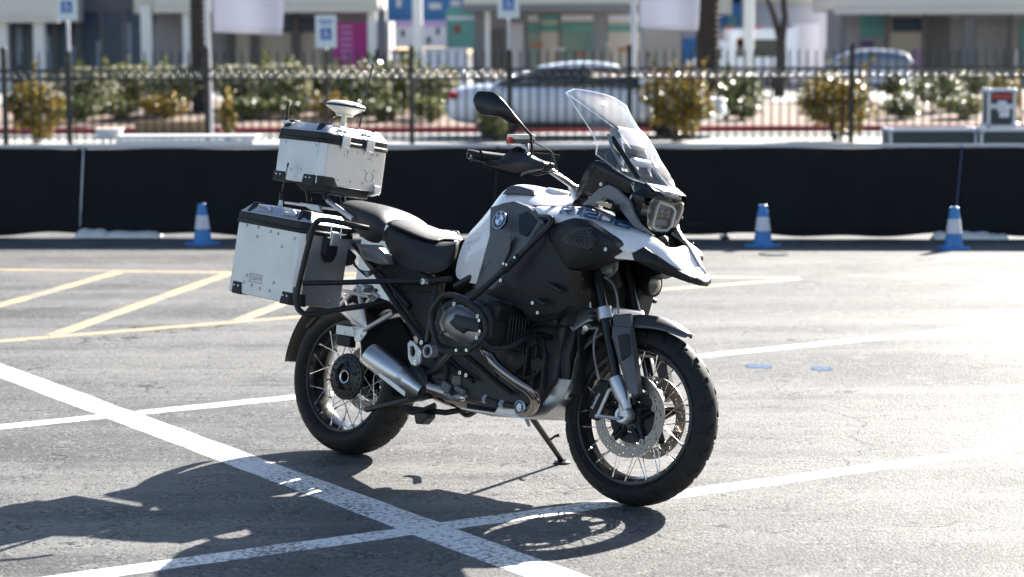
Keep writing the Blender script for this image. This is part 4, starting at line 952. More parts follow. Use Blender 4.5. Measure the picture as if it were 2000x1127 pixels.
# ------------------------------------------------------------------ fork
stz = px([(1157, 498, -.098), (1206, 745, -.106)])
both('fork_tube', MB().tube([stz[0], stz[0].lerp(stz[1], .5), stz[1]], .0195, 16), 'black_satin', steer=True)
fl0, fl1 = B(1203.5, 738, -.106), B(1225, 800, -.106)
low = MB().tube([fl0, fl0.lerp(fl1, .08), fl0.lerp(fl1, .55), fl0.lerp(fl1, .75), fl1], [.0285, .030, .0285, .022, .018], 18)
ax_c = ST(AXLE + Vector((0, -.105, 0)))
axd = (ST((0, -1, 0)) - ST((0, 0, 0))).normalized()
low.lathe(ax_c, axd, [(.0001, -.03), (.030, -.03), (.031, .012), (.027, .018), (.016, .018), (.015, .004), (.0001, .004)], 28)
low.tube([fl0.lerp(fl1, .7), ax_c + axd * -.005], [.021, .024], 12)
both('fork_lower', low, 'silver', steer=True)
arm = MB().tube(px([(1190, 762, -.115), (1168, 811, -.118)]), .0075, 10).tube(px([(1166, 812, -.118), (1212, 818, -.118)]), .0075, 10).tube(px([(1190, 762, -.115), (1207, 757, -.112)]), .008, 10).ball(B(1167, 812, -.118), .011, 8)
both('caliper_bracket', arm, 'silver', steer=True)
cal = px([(1171, 741, -.086), (1189, 744, -.09), (1187, 768, -.095), (1173, 805, -.098), (1163, 822, -.092), (1148, 816, -.086), (1152, 786, -.086)])
calo = MB().prism(cal, (0, .05, 0)); both('brake_caliper', calo, 'black_plastic', steer=True, bevel=.006, bseg=3)
ca, cb = B(1157.5, 798, -.0995), B(1172, 768, -.0995)
for p in cal: pass
part('caliper_lettering', text_mb('brembo', .0205, (ca + cb) / 2 + Vector((-.001, -.004, 0)), cb - ca, Vector((0, 0, 1)) + (ca - cb) * 0 + Vector((-1, 0, 0)), .0), 'emblem_white', smooth=0)
hb_ = smooth_path(px([(1169, 742, -.10), (1166, 725, -.105), (1160, 690, -.12), (1161, 660, -.12), (1168, 640, -.115)]), 6)
part('brake_hose', MB().tube(hb_, .0042, 8), 'hose_grey')
# fork bridge and telelever arm
br = MB().lathe(B(1181, 613, -.101), (stz[1] - stz[0]), [(.022, -.026), (.030, -.024), (.030, .022), (.022, .024)], 24)
both('fork_clamp', br, 'silver', steer=True, bevel=.002)
brd = MB().loop_loft([[Vector((1.372 + dx, y, .69 + dz)) for dx, dz in ((-.035, -.018), (.03, -.022), (.03, .022), (-.035, .02))] for y in (-.09, 0, .09)]); brd.map(ST)
part('fork_bridge', brd, 'silver', bevel=.008)
ta = MB().loop_loft([px([(1120, 598, -.10), (1178, 603, -.10), (1172, 622, -.11), (1146, 630, -.115), (1118, 649, -.12), (1100, 622, -.12)]), px([(1122, 600, -.045), (1180, 604, -.05), (1174, 622, -.05), (1148, 630, -.06), (1120, 646, -.06), (1104, 624, -.05)])])
both('telelever_arm', ta, 'silver', bevel=.007, bseg=3)
both('clamp_bolt', MB().lathe(B(1155, 612, -.132), (0, -1, 0), [(.007, -.02), (.007, .004), (.0002, .004)], 12).lathe(B(1157, 621, -.132), (0, -1, 0), [(.007, -.02), (.007, .004), (.0002, .004)], 12), 'engine_black', steer=True)
joint = MB().lathe(B(1146, 640, -.10), (.4, -1, -.2), [(.012, -.02), (.014, 0), (.011, .016), (.0002, .018)], 14).tube(px([(1138, 650, -.09), (1148, 636, -.10)]), .010, 10).tube(px([(1146, 642, -.10), (1165, 640, -.11)]), .006, 8)
part('steering_joint', joint, 'silver')
# fork guard and front mudguard
fgp = [(1196, 637, -.118), (1229, 640, -.105), (1237, 693, -.108), (1246, 768, -.112), (1231, 779, -.118), (1229, 771, -.122), (1208, 706, -.124), (1195, 657, -.124)]
both('fork_guard', crowned(fgp, .03, .010), 'dark_panel', steer=True, bevel=.003)
both('fork_guard_inset', panel([(1206, 655, -.131), (1226, 651, -.124), (1232, 690, -.124), (1213, 706, -.134)], .006), 'black_plastic', steer=True, bevel=.003)
both('guard_bolt', bolt(B(1232, 772, -.124), .006, .004), 'steel', steer=True)
fen = []
for i in range(27):
    t = i / 26; a = R(61 + 92 * t); r = .362 + .010 * math.sin(math.pi * t)
    row = []
    taper = min(1, .22 + 1.0 * (t / .30) ** .6) if t < .30 else 1.0
    for j in range(11):
        s = -1 + 2 * j / 10; y = .080 * s * taper; dr = .050 * abs(s) ** 3 * min(1, .35 + 2.2 * t)
        row.append(ST(AXLE + Vector(((r - dr) * math.cos(a), y, (r - dr) * math.sin(a)))))
    fen.append(row)
part('front_mudguard', MB().grid(fen), 'dark_panel', solid=.005, sub=1)
both('mudguard_stay', MB().prism(px([(1196, 615, -.10), (1230, 612, -.085), (1231, 641, -.095), (1197, 638, -.112)]), (0, .02, 0)), 'dark_panel', steer=True, bevel=.004)

# ------------------------------------------------------------------ frame, engine, gearbox
def bx(name, x0, x1, y0, y1, z0, z1, m='engine_black', bevel=.012, **kw): return part(name, MB().box(((x0 + x1) / 2, (y0 + y1) / 2, (z0 + z1) / 2), (x1 - x0, y1 - y0, z1 - z0)), m, bevel=bevel, **kw)
blk = MB().loop_loft([[(x, y * k, z) for x, z in ((.56, .36), (.70, .30), (1.12, .31), (1.20, .42), (1.22, .62), (1.14, .74), (.80, .76), (.60, .66), (.54, .50))] for y, k in ((-.150, .92), (-.12, 1), (.12, 1), (.150, .92))])
part('engine_block', blk, 'engine_black', bevel=.015, bseg=3)
fc = MB().loop_loft([[(x, y, z) for y, z in ((-.10, .36), (.10, .36), (.13, .52), (.09, .66), (-.09, .66), (-.13, .52))] for x in (1.20, 1.245)]); part('front_cover', fc, 'engine_black', bevel=.012)
for k, (u, v, r_) in enumerate(((1010, 700, .045), (1052, 712, .030), (1040, 668, .022))):
    part('engine_boss', MB().lathe(B(u, v, -.150), (0, -1, 0), [(r_ * 1.15, -.02), (r_, .010), (r_ * .8, .016), (.0002, .017)], 22), 'engine_black')
for k in range(4): part('engine_rib', MB().box((1.02 + .045 * k, -.152, .50 - .02 * k), (.010, .02, .16)), 'engine_black', bevel=.003)
part('oil_line', MB().tube(smooth_path(px([(960, 700, -.165), (1000, 730, -.17), (1040, 735, -.165), (1062, 700, -.15), (1060, 660, -.14)]), 6), .0065, 8), 'engine_black')
part('oil_cooler_pipe', MB().tube(smooth_path(px([(1030, 640, -.16), (1055, 632, -.16), (1085, 640, -.14), (1095, 670, -.13), (1088, 700, -.13)]), 6), .009, 8), 'black_metal')
part('cover_bolts', MB().lathe(B(1073, 700, -.13), (1, -.3, 0), [(.008, 0), (.008, .006), (.0002, .006)], 8).lathe(B(1072, 735, -.13), (1, -.3, 0), [(.008, 0), (.008, .006), (.0002, .006)], 8).lathe(B(1071, 680, -.13), (1, -.3, 0), [(.008, 0), (.008, .006), (.0002, .006)], 8), 'steel')
bx('gearbox', .44, .62, -.11, .11, .36, .60); bx('clutch_cover', .60, .66, -.155, .0, .36, .50)
part('gearbox_cover', MB().lathe(B(815, 748, -.13), (0, -1, 0), [(.0002, .03), (.055, .028), (.07, .015), (.072, -.02)], 28), 'engine_black')
fins = MB()
for k in range(7): fins.box((.945 + .0, -.165 - .018 * k, .60), (.20, .006, .19))
cylb = MB().lathe((.945, -.10, .60), (0, -1, 0), [(.078, 0), (.078, .17)], 28)
both('cylinder', cylb, 'engine_black'); 
for k in range(7):
    both('cooling_fin', MB().box((.955, -.150 - .0175 * k, .605), (.205, .0055, .175)), 'engine_black', bevel=.002, bseg=1)
hd = [(845, 640), (853, 606), (868, 590), (892, 581), (915, 585), (952, 600), (960, 625), (957, 660), (940, 678), (915, 686), (880, 680), (858, 668)]
both('cylinder_head', MB().loop_loft([px([(u, v, -.345) for u, v in hd])[:], [p + Vector((.0, .085, 0)) for p in px([(u, v, -.345) for u, v in hd])]]), 'engine_black', bevel=.008)
cov = [(857, 630), (866, 607), (889, 594), (906, 596), (938, 620), (936, 662), (918, 675), (900, 672), (865, 653)]
both('head_cover', crowned([(u, v, -.352) for u, v in cov], .03, .030), 'cover_grey', bevel=.004)
both('cover_insert', crowned([(u, v, -.376) for u, v in ((874, 629), (890, 613), (934, 625), (935, 649), (912, 647), (905, 652), (889, 644))], .02, .012), 'engine_black', bevel=.003)
cb_ = MB()
for u, v in ((868, 603), (938, 618), (936, 660), (862, 652), (892, 594)): cb_.lathe(B(u, v, -.352), (0, -1, 0), [(.007, -.004), (.007, .016), (.004, .016), (.004, .010), (.0002, .010)], 10)
both('head_bolts', cb_, 'steel')
spk = MB().loop_loft([[Vector((.98 + dx, y, .665 + dz)) for dx, dz in ((-.05, -.03), (.07, -.05), (.085, .015), (.0, .03))] for y in (-.33, -.16)])
both('intake_duct', spk, 'black_plastic', bevel=.012)
# cylinder protection bars
ring = smooth_path(px([(842, 622, -.385), (850, 597, -.39), (870, 577, -.39), (900, 582, -.395), (934, 605, -.395), (948, 628, -.395), (946, 658, -.395), (922, 683, -.39), (888, 687, -.385), (861, 681, -.38), (848, 652, -.38)]), 4, closed=True)
both('cylinder_guard', MB().tube(ring, .0115, 10, closed=True), 'black_metal')
gb = MB()
for u, v in ((891, 684), (911, 684), (936, 626), (937, 647)): gb.lathe(B(u, v, -.408), (0, -1, 0), [(.006, -.012), (.006, .002), (.0002, .002)], 10)
part('guard_bolts', gb, 'steel')
def bar(name, pts, r=.0115, m='black_metal', k=6, sides=True, n=10):
    mb = MB().tube(smooth_path(px(pts), k), r, n); return both(name, mb, m) if sides else part(name, mb, m)
bar('crash_bar', [(1046, 424, -.215), (1066, 424, -.262), (1078, 429, -.278), (1072, 441, -.285), (1040, 474, -.300), (1000, 513, -.318), (950, 558, -.345), (905, 596, -.385)], .0122)
bar('crash_bar', [(944, 664, -.39), (956, 677, -.385), (972, 681, -.37), (997, 677, -.34), (1023, 662, -.29), (1049, 654, -.22), (1075, 660, -.14)], .0115)
bar('crash_bar', [(905, 690, -.37), (935, 715, -.30), (968, 744, -.22), (1000, 768, -.15)], .0110)
bar('crash_bar', [(880, 688, -.37), (868, 702, -.30), (850, 720, -.2), (832, 730, -.13)], .0105)
part('bar_clamp', MB().tube([B(1013, 501, -.318), B(984, 528, -.330)], .0150, 10), 'black_plastic')
part('bar_clamp_bolts', MB().lathe(B(1006, 503, -.333), (0, -1, 0), [(.005, -.01), (.005, .004), (.0002, .004)], 8).lathe(B(990, 517, -.338), (0, -1, 0), [(.005, -.01), (.005, .004), (.0002, .004)], 8).lathe(B(984, 515, -.338), (0, -1, 0), [(.005, -.01), (.005, .004), (.0002, .004)], 8), 'steel')
# exhaust headers, collector, silencer
bar('exhaust_header', [(946, 680, -.30), (956, 694, -.30), (972, 716, -.295), (1008, 744, -.27), (1036, 764, -.235), (1046, 785, -.19), (1034, 803, -.13), (1000, 806, -.08)], .0195, 'header_pipe', 7, n=16)
part('exhaust_collector', MB().tube([(1.03, 0, .315), (.80, -.02, .305), (.62, -.08, .315), (.50, -.13, .335)], [.055, .06, .05, .033], 18), 'header_pipe')
m0, m1 = B(722, 692, -.21), B(806, 751, -.165); md = (m1 - m0)
sil = MB().lathe(m0, md, [(.030, .002), (.034, -.004), (.046, .0), (.050, .02), (.050, md.length * .55), (.044, md.length * .78), (.030, md.length), (.024, md.length + .05)], 36)
part('silencer', sil, 'brushed'); part('silencer_outlet', MB().lathe(m0, md, [(.030, .003), (.028, .06), (.0003, .07)], 28), 'engine_black')
part('silencer_clamp', MB().lathe(m0 + md * .80, md, [(.044, -.012), (.046, -.010), (.040, .012), (.038, .014)], 30), 'alu_dark')
part('heat_shield', MB().loop_loft([[m0 + md * t + Vector((0, -.05 + .012 * t, -.022 - .018 * t)) + Vector((0, dy, dz)) for dy, dz in ((0, -.010), (0, .012), (.004, .012), (.004, -.010))] for t in (.42, .7, 1.0)]), 'alu_dark', bevel=.002)
# skid plate
sk = MB(); 
sk.loop_loft([[(x, y, z) for y, z in ((-.115, z0), (.115, z0), (.115, z0 + th), (-.115, z0 + th))] for x, z0, th in ((.72, .262, .006), (1.06, .262, .006), (1.15, .285, .006), (1.235, .355, .006), (1.262, .43, .006), (1.275, .53, .006))])
part('skid_plate', sk, 'alu_dark', bevel=.002)
both('skid_plate_side', MB().prism([(.90, -.118, .268), (1.06, -.118, .268), (1.15, -.118, .29), (1.235, -.118, .36), (1.26, -.118, .43), (1.20, -.118, .43), (1.12, -.118, .34), (.92, -.118, .30)], (0, .005, 0)), 'alu_dark', bevel=.001)
part('skid_strut', MB().loop_loft([px([(1066, 668, -.13), (1076, 668, -.12), (1079, 722, -.12), (1071, 722, -.13)]), px([(1066, 668, -.11), (1076, 668, -.10), (1079, 722, -.10), (1071, 722, -.11)])]), 'brushed', bevel=.002)
part('skid_sticker', MB().box((1.2655, -.068, .435), (.0015, .075, .075), Matrix.Rotation(.18, 3, 'Y')), 'sticker')
part('skid_lettering', text_mb('GS', .040, (1.2675, .02, .445), (0, 1, 0), (.15, 0, 1), .001, .2, 1.1, .01), 'decal_blue', smooth=0)
# horizontal actuator below the engine with its joint
part('actuator', MB().tube(px([(945, 778, -.13), (975, 788, -.13)]), .016, 14).tube(px([(975, 788, -.13), (1012, 795, -.13)]), .012, 14), 'engine_black')
part('actuator_nuts', MB().tube(px([(947, 778.5, -.13), (953, 780.5, -.13)]), .0185, 6).tube(px([(979, 789, -.13), (987, 791, -.13)]), .0185, 6), 'silver')
part('rod_end', MB().lathe(B(1018, 796, -.13), (0, -1, 0), [(.010, -.014), (.027, -.013), (.028, .010), (.022, .013), (.0002, .013)], 24), 'silver')
part('rod_end_ring', MB().lathe(B(1018, 796, -.13), (0, -1, 0), [(.0225, .0145), (.0185, .0165), (.0180, .0125)], 24), 'decal_blue')
part('rod_end_bolt', MB().lathe(B(1018, 796, -.144), (0, -1, 0), [(.006, 0), (.006, .006), (.0002, .007)], 6), 'steel')
part('stand_lever', MB().loop_loft([px([(1018, 805, -.12), (1029, 805, -.12), (1037, 832, -.10), (1031, 834, -.10)]), px([(1018, 805, -.10), (1029, 805, -.10), (1037, 832, -.08), (1031, 834, -.08)])]), 'silver', bevel=.002)
# side stand
ft = BI @ (gnd(1098, 905) + Vector((0, 0, .010))); s0 = B(1033, 806, .09)
ss = part('side_stand', MB().tube([s0, s0.lerp(ft, .5), ft], [.014, .0125, .011], 12).lathe(ft, BI.to_3x3() @ Vector((0, 0, 1)), [(.0002, -.009), (.034, -.009), (.034, -.003), (.02, .004)], 16), 'black_metal')
t_ = s0.lerp(ft, .58); part('stand_tang', MB().tube([t_, t_ + Vector((.03, .0, .022)), t_ + Vector((.045, .01, .03))], [.005, .005, .008], 8), 'black_metal')
# centre stand
both('centre_stand', MB().tube(smooth_path(px([(850, 792, -.13), (812, 806, -.15), (790, 797, -.16)]), 4), .012, 10), 'black_metal')
part('centre_stand_foot', MB().prism(px([(807, 806, -.16), (834, 806, -.16), (834, 816, -.16), (822, 829, -.16), (811, 828, -.16)]), (0, .05, 0)), 'black_metal', bevel=.005)
part('centre_stand_bar', MB().tube(px([(790, 797, -.16), (870, 806, -.10), (935, 795, .02)]), .012, 10), 'black_metal')
part('rear_strut', MB().tube(px([(716, 800, -.06), (760, 790, -.10), (842, 771, -.13)]), [.012, .012, .016], 10), 'black_metal')
part('lower_link', MB().tube(px([(866, 690, -.14), (900, 722, -.14), (985, 762, -.12)]), .010, 8).tube(px([(848, 700, -.14), (880, 715, -.15), (925, 745, -.14)]), .009, 8), 'black_metal')
lb = MB()
for u, v in ((899, 728), (911, 733)): lb.lathe(B(u, v, -.160), (0, -1, 0), [(.0075, -.01), (.0075, .004), (.004, .004), (.004, .001), (.0002, .001)], 12)
part('link_bolts', lb, 'steel')
part('brake_master', MB().box(B(876, 756, -.14), (.05, .04, .04), Matrix.Rotation(.4, 3, 'Y')).box(B(902, 762, -.14), (.06, .03, .025), Matrix.Rotation(.3, 3, 'Y')).box(B(895, 745, -.13), (.05, .03, .05)), 'dark_panel', bevel=.005)
part('pedal_linkage', MB().tube(px([(868, 770, -.13), (890, 775, -.14), (915, 772, -.14)]), .009, 8).ball(B(905, 777, -.14), .016, 7), 'steel')
part('lower_hoses', MB().tube(smooth_path(px([(930, 750, -.12), (960, 757, -.13), (985, 748, -.12), (990, 730, -.11)]), 5), .008, 8).tube(smooth_path(px([(955, 700, -.13), (970, 730, -.14), (960, 760, -.12)]), 5), .007, 8), 'engine_black')
# rider footpeg plate
hp = [(796, 671), (801, 665), (808, 668), (823, 686), (820, 708), (811, 715), (803, 712), (797, 700)]
hi = [(801, 676), (807, 675), (812, 686), (810, 694), (806, 699), (801, 692)]
pk = px([(u, v, -.215) for u, v in hp]); pi_ = px([(u, v, -.215) for u, v in hi]); mbp = MB()
n_o, n_i = len(pk), len(pi_)
ring_o = [pk[i] for i in range(8)]; ring_i = [min(pi_, key=lambda q: (q - p).length) for p in ring_o]
mbp.loop_loft([ring_i, ring_o, [p + Vector((0, .012, 0)) for p in ring_o], [p + Vector((0, .012, 0)) for p in ring_i]], True, False)
both('footpeg_plate', mbp, 'cast_light', bevel=.001)
both('peg_hub', MB().lathe(B(836.5, 686, -.225), (0, -1, 0), [(.014, -.03), (.025, -.03), (.026, .006), (.021, .009), (.017, .006), (.016, -.02)], 30), 'cast_light')
both('peg_hub_bolt', MB().lathe(B(836.5, 686, -.225), (0, -1, 0), [(.0155, -.016), (.0155, -.004), (.010, .002), (.006, .002), (.006, -.004), (.0002, -.004)], 16), 'engine_black')
pb = MB()
for u, v in ((821, 689), (812, 707), (824, 669)): pb.lathe(B(u, v, -.216), (0, -1, 0), [(.0085, -.004), (.0085, .004), (.004, .004), (.004, 0), (.0002, 0)], 12)
part('plate_bolts', pb, 'steel')
# subframe
def rod(name, pts, r, m='black_metal', sides=True): return bar(name, pts, r, m, 1, sides)
rod('frame_tube', [(735, 535, -.15), (785, 611, -.17), (832, 672, -.19)], .0125); rod('frame_tube', [(852, 560, -.17), (842, 620, -.20), (835, 668, -.20)], .0125)
rod('frame_tube', [(880, 545, -.16), (820, 552, -.17), (745, 548, -.15)], .0125); rod('frame_tube', [(1100, 420, -.06), (1000, 500, -.14), (890, 560, -.16)], .016)
rod('frame_tube', [(690, 478, -.12), (752, 545, -.15), (800, 600, -.16)], .011)
part('tube_end_bolt', MB().lathe(B(826.5, 550, -.195), (0, -1, 0), [(.012, -.03), (.012, .004), (.007, .004), (.006, 0), (.0002, 0)], 16), 'silver')
both('side_cover', crowned([(768, 575, -.13), (850, 568, -.16), (845, 600, -.165), (836, 655, -.165), (822, 655, -.16), (790, 610, -.14)], .05, .008), 'black_plastic', bevel=.004)
both('battery_cover', panel([(700, 500, -.11), (745, 490, -.12), (852, 545, -.14), (848, 575, -.14), (770, 578, -.13), (745, 560, -.11)], .06), 'black_plastic', bevel=.01)
part('swing_arm', MB().loop_loft([[(x, y + dy, z + dz) for dy, dz in ((-.045, -.05), (.045, -.05), (.045, .05), (-.045, .05))] for x, y, z in ((-.02, .135, .32), (.1, .135, .33), (.30, .12, .38), (.55, .09, .43))]), 'engine_black', bevel=.02, bseg=3)
part('final_drive', MB().lathe((0, .11, .318), (0, 1, 0), [(.02, -.03), (.085, -.02), (.095, .0), (.088, .05), (.04, .075), (.0002, .08)], 32), 'engine_black')
part('shock_absorber', MB().tube([(.42, .0, .50), (.20, 0, .82)], .022, 12), 'steel'); 
cs = [Vector((.42, 0, .52)).lerp(Vector((.22, 0, .80)), i / 96) + Vector((math.cos(i * .5236) * .034, math.sin(i * .5236) * .034, 0)) for i in range(97)]
part('shock_spring', MB().tube(cs, .0055, 6), 'hose_grey')
# rear mudguards
def arc_guard(name, r, a0, a1, halfw, drop, m, thick=.004, n=18):
    rows = []
    for i in range(n + 1):
        a = R(a0 + (a1 - a0) * i / n); rows.append([Vector(((r - drop * abs(s) ** 2.5) * math.cos(a), halfw * s, .318 + (r - drop * abs(s) ** 2.5) * math.sin(a))) for s in [-1 + j / 4 for j in range(9)]])
    return part(name, MB().grid(rows), m, solid=thick, sub=1)
arc_guard('rear_hugger', .345, -8, 118, .098, .03, 'matte_black')
arc_guard('splash_guard', .388, 128, 176, .062, .02, 'black_plastic')
rod('guard_stay', [(600, 640, -.08), (625, 610, -.09), (660, 600, -.10)], .008)
part('hugger_flap', MB().prism(px([(700, 652, -.105), (740, 628, -.115), (778, 618, -.125), (803, 662, -.135), (806, 722, -.13), (770, 700, -.125), (728, 690, -.12), (706, 690, -.11)]), (0, .02, 0)), 'matte_black', bevel=.006)
# passenger peg hanger, plate and relay box
hang = MB()
for a, b, r in (((660, 600, -.15), (700, 560, -.16), .009), ((660, 600, -.15), (714, 645, -.17), .010), ((700, 560, -.16), (714, 645, -.17), .010), ((672, 575, -.15), (690, 630, -.16), .008), ((640, 590, -.13), (690, 570, -.15), .008), ((690, 632, -.16), (735, 566, -.16), .010)):
    hang.tube(px([a, b]), r, 10)
both('peg_hanger', hang, 'silver')
both('hanger_plate', panel([(664, 605, -.163), (688, 590, -.165), (706, 600, -.167), (712, 640, -.172), (690, 634, -.168)], .006), 'alu_dark', bevel=.002)
part('relay_bracket', panel([(690, 637, -.185), (716, 640, -.185), (715, 652, -.185), (702, 668, -.185), (692, 667, -.185)], .008), 'silver', bevel=.002)
part('relay_plate', panel([(657, 634, -.198), (692, 640, -.190), (691, 657, -.190), (656, 652, -.198)], .02), 'sticker', bevel=.002)
part('relay_box', panel([(657, 653, -.196), (684, 657, -.190), (683, 679, -.190), (656, 674, -.196)], .035), 'black_plastic', bevel=.004)
rb = MB()
for u, v in ((671, 650), (689, 641), (708, 646), (704, 656)): rb.lathe(B(u, v, -.199 if u < 690 else -.187), (0, -1, 0), [(.004, -.004), (.004, .004), (.0002, .004)], 8)
part('bracket_screws', rb, 'steel')
rod('silver_strut', [(712, 644, -.185), (768, 611, -.18)], .0095, 'silver', False); rod('silver_strut', [(648, 562, -.16), (722, 579, -.18)], .0085, 'silver')
both('passenger_peg', MB().lathe(B(718, 564, -.20), (0, -1, 0), [(.0002, .035), (.013, .033), (.017, .020), (.017, -.02), (.0002, -.022)], 18), 'silver')
both('peg_bracket', MB().tube(px([(722, 566, -.18), (740, 580, -.17), (728, 586, -.17)]), .009, 10), 'silver')
# tail lamp unit and wiring block
tl = [(697, 476, -.15), (735, 478, -.165), (752, 500, -.165), (760, 516, -.160), (742, 517, -.165), (707, 505, -.16)]
both('tail_cover', crowned(tl, .04, .016), 'grey_paint', bevel=.003)
part('wiring_block', MB().box(B(678, 503, -.19), (.055, .05, .05), Euler((.3, .6, .2)).to_matrix()), 'black_plastic', bevel=.008)
wire = MB()
for k in range(4): wire.tube(smooth_path(px([(690, 508 + 3 * k, -.18), (700 + 4 * k, 525 + 4 * k, -.17), (720, 530 + 3 * k, -.16), (745, 518 + 2 * k, -.14)]), 5), .0028, 6)
part('wiring', wire, 'cable')
# ------------------------------------------------------------------ radiator area
for sgn in (-1, 1):
    part('radiator', MB().box((1.235, sgn * .105, .755), (.028, .13, .26)), 'engine_black', bevel=.006)
    core = MB()
    for k in range(15): core.box((1.2515, sgn * .105 + (k - 7) * .0078, .755), (.003, .0022, .235))
    part('radiator_fins', core, 'fin_grey', smooth=0)
part('radiator_surround', MB().loop_loft([[(x, y, z) for y, z in ((-.19, .62), (.19, .62), (.20, .90), (-.20, .90))] for x in (1.12, 1.22)]), 'black_plastic', bevel=.01)
part('steering_head', MB().tube([(1.30, 0, .78), (1.16, 0, 1.10)], [.05, .045], 14), 'engine_black')
part('front_shock', MB().tube([(1.22, 0, .62), (1.13, 0, .98)], .026, 12), 'steel')
part('front_inner_guard', MB().loop_loft([[(x, y, z) for y in (-.11, .11)] + [(x + .012, y, z) for y in (.11, -.11)] for x, z in ((1.262, .38), (1.275, .52), (1.255, .64))]), 'black_plastic')
bolts = MB()
for u, v in ((1116, 545), (1116, 565), (1132, 553), (1134, 570), (1118, 580), (1137, 545)): bolts.lathe(B(u, v, -.12), (.5, -1, 0), [(.005, 0), (.005, .004), (.0002, .005)], 8)
part('loom_clips', bolts, 'hose_grey')
part('coolant_hose', MB().tube(smooth_path(px([(1201, 500, -.09), (1204, 520, -.07), (1195, 535, -.05), (1186, 541, -.05)]), 6), .007, 8).tube(smooth_path(px([(1180, 541, -.09), (1195, 552, -.08), (1204, 575, -.08), (1208, 612, -.08)]), 6), .0045, 8), 'hose_grey')
part('radiator_cap', MB().lathe(B(1184, 518, -.07), (0, -1, .2), [(.035, -.02), (.035, .01), (.028, .014), (.0002, .016)], 20), 'hose_grey')
# fog lamp on the far side
fg = B(1275, 556, .205)
part('fog_lamp', MB().lathe(fg, (1, .05, -.05), [(.0002, -.055), (.03, -.05), (.046, -.015), (.046, .012), (.041, .014)], 24), 'black_plastic')
part('fog_lamp_lens', MB().lathe(fg, (1, .05, -.05), [(.041, .010), (.028, .018), (.0002, .022)], 24), 'reflector_dark')
part('fog_lamp_bracket', MB().box(fg + Vector((-.05, -.015, -.06)), (.05, .06, .09)), 'black_plastic', bevel=.008)

# ------------------------------------------------------------------ tank, shrouds, beak
def half_loft(secs, dz):
    rows = []
    for s, d in zip(secs, dz):
        P = px(s); c = Vector((P[-1].x, 0, P[-1].z + d)); rows.append(P + [c] + [mir(p) for p in P[::-1]])
    return rows
Tn = [[(886, 545, -.11), (893, 510, -.125), (903, 476, -.12), (916, 455, -.10), (930, 438, -.055)],
      [(915, 552, -.165), (925, 505, -.188), (940, 460, -.178), (948, 428, -.145), (957, 402, -.065)],
      [(958, 560, -.20), (964, 500, -.217), (970, 440, -.205), (974, 397, -.165), (980, 363, -.065)],
      [(1000, 560, -.21), (1003, 500, -.230), (1007, 440, -.220), (1006, 396, -.182), (1004, 357, -.065)],
      [(1050, 525, -.22), (1052, 480, -.235), (1054, 440, -.222), (1050, 404, -.185), (1046, 364.5, -.065)],
      [(1092, 525, -.18), (1096, 480, -.19), (1099, 440, -.165), (1094, 412, -.125), (1087, 381, -.060)],
      [(1118, 525, -.16), (1122, 480, -.17), (1126, 440, -.145), (1122, 412, -.105), (1114, 391, -.055)]]
part('fuel_tank', MB().grid(half_loft(Tn, [.012, .008, .006, .006, .006, .004, .004])), 'white_paint', sub=2, smooth=60)
both('tank_top_inset', panel([(980, 379.5, -.137), (990, 367, -.108), (999, 362, -.094), (1012, 362.5, -.090), (1040, 371, -.095), (1043.5, 378, -.114), (1041, 381.5, -.126), (1012, 379.5, -.137)], .02), 'black_satin', bevel=.004, bseg=3)
part('tank_cap', MB().lathe((1.0, 0, 1.128), (.12, 0, 1), [(.045, -.02), (.045, .006), (.038, .010), (.0002, .011)], 28), 'silver')
P2 = [(958, 405, -.192), (985, 396, -.197), (1004, 393, -.200), (1030, 403, -.215), (1057, 422, -.248), (1064, 440, -.258), (1030, 475, -.262), (1000, 515, -.262), (968, 566, -.248), (926, 563, -.205), (931, 550, -.212), (942, 511, -.222), (956, 460, -.226)]
both('tank_side_panel', crowned(P2, .05, .012, (.94, .75, .4)), 'dark_panel', bevel=.003)
both('side_panel_ridge', MB().loop_loft([px([(985, 470, -.275), (1000, 458, -.275), (996, 490, -.272), (972, 540, -.262)]), px([(985, 470, -.255), (1000, 458, -.255), (996, 490, -.25), (972, 540, -.24)])]), 'dark_panel', bevel=.006)
both('knee_panel', panel([(1012, 418, -.235), (1030, 411, -.228), (1052, 430, -.252), (1026, 462, -.268), (1012, 455, -.262)], .02), 'black_satin', bevel=.004)
P3 = [(1056, 436, -.262), (1074, 440, -.27), (1072, 466, -.275), (1112, 526, -.262), (1111, 599, -.235), (1091, 612, -.235), (1037, 619, -.24), (1012, 603, -.25), (948, 573, -.262), (966, 560, -.262), (1000, 516, -.268), (1030, 474, -.270)]
both('tank_shroud', crowned(P3, .07, .014, (.95, .78, .4)), 'black_plastic', bevel=.005)
both('shroud_rib', panel([(1063, 556, -.290), (1072, 551, -.290), (1096, 566, -.285), (1092, 573, -.285)], .02), 'black_plastic', bevel=.004)
both('shroud_rib', panel([(1037, 585, -.290), (1046, 580, -.290), (1066, 592, -.287), (1061, 598, -.287)], .02), 'black_plastic', bevel=.004)
both('shroud_lower', panel([(1018, 604, -.235), (1092, 612, -.225), (1086, 622, -.21), (1060, 628, -.21), (1028, 624, -.22)], .05), 'black_plastic', bevel=.006)
sb = MB()
for u, v, y in ((981, 548, -.262), (1043, 592, -.25), (973, 590, -.258), (1053, 611, -.243)): sb.lathe(B(u, v, y), (0, -1, 0), [(.0065, -.004), (.0065, .010), (.003, .010), (.0002, .008)], 10)
both('shroud_bolts', sb, 'steel')
P4 = [(1071, 464, -.268), (1084, 440, -.272), (1119, 426, -.275), (1142, 431, -.275), (1172, 450, -.270), (1197, 468, -.262), (1205, 484, -.255), (1195, 500, -.252), (1170, 509, -.255), (1114, 524, -.265), (1086, 492, -.268)]
both('air_intake', rounded(P4, .09, .024), 'black_plastic', smooth=50)
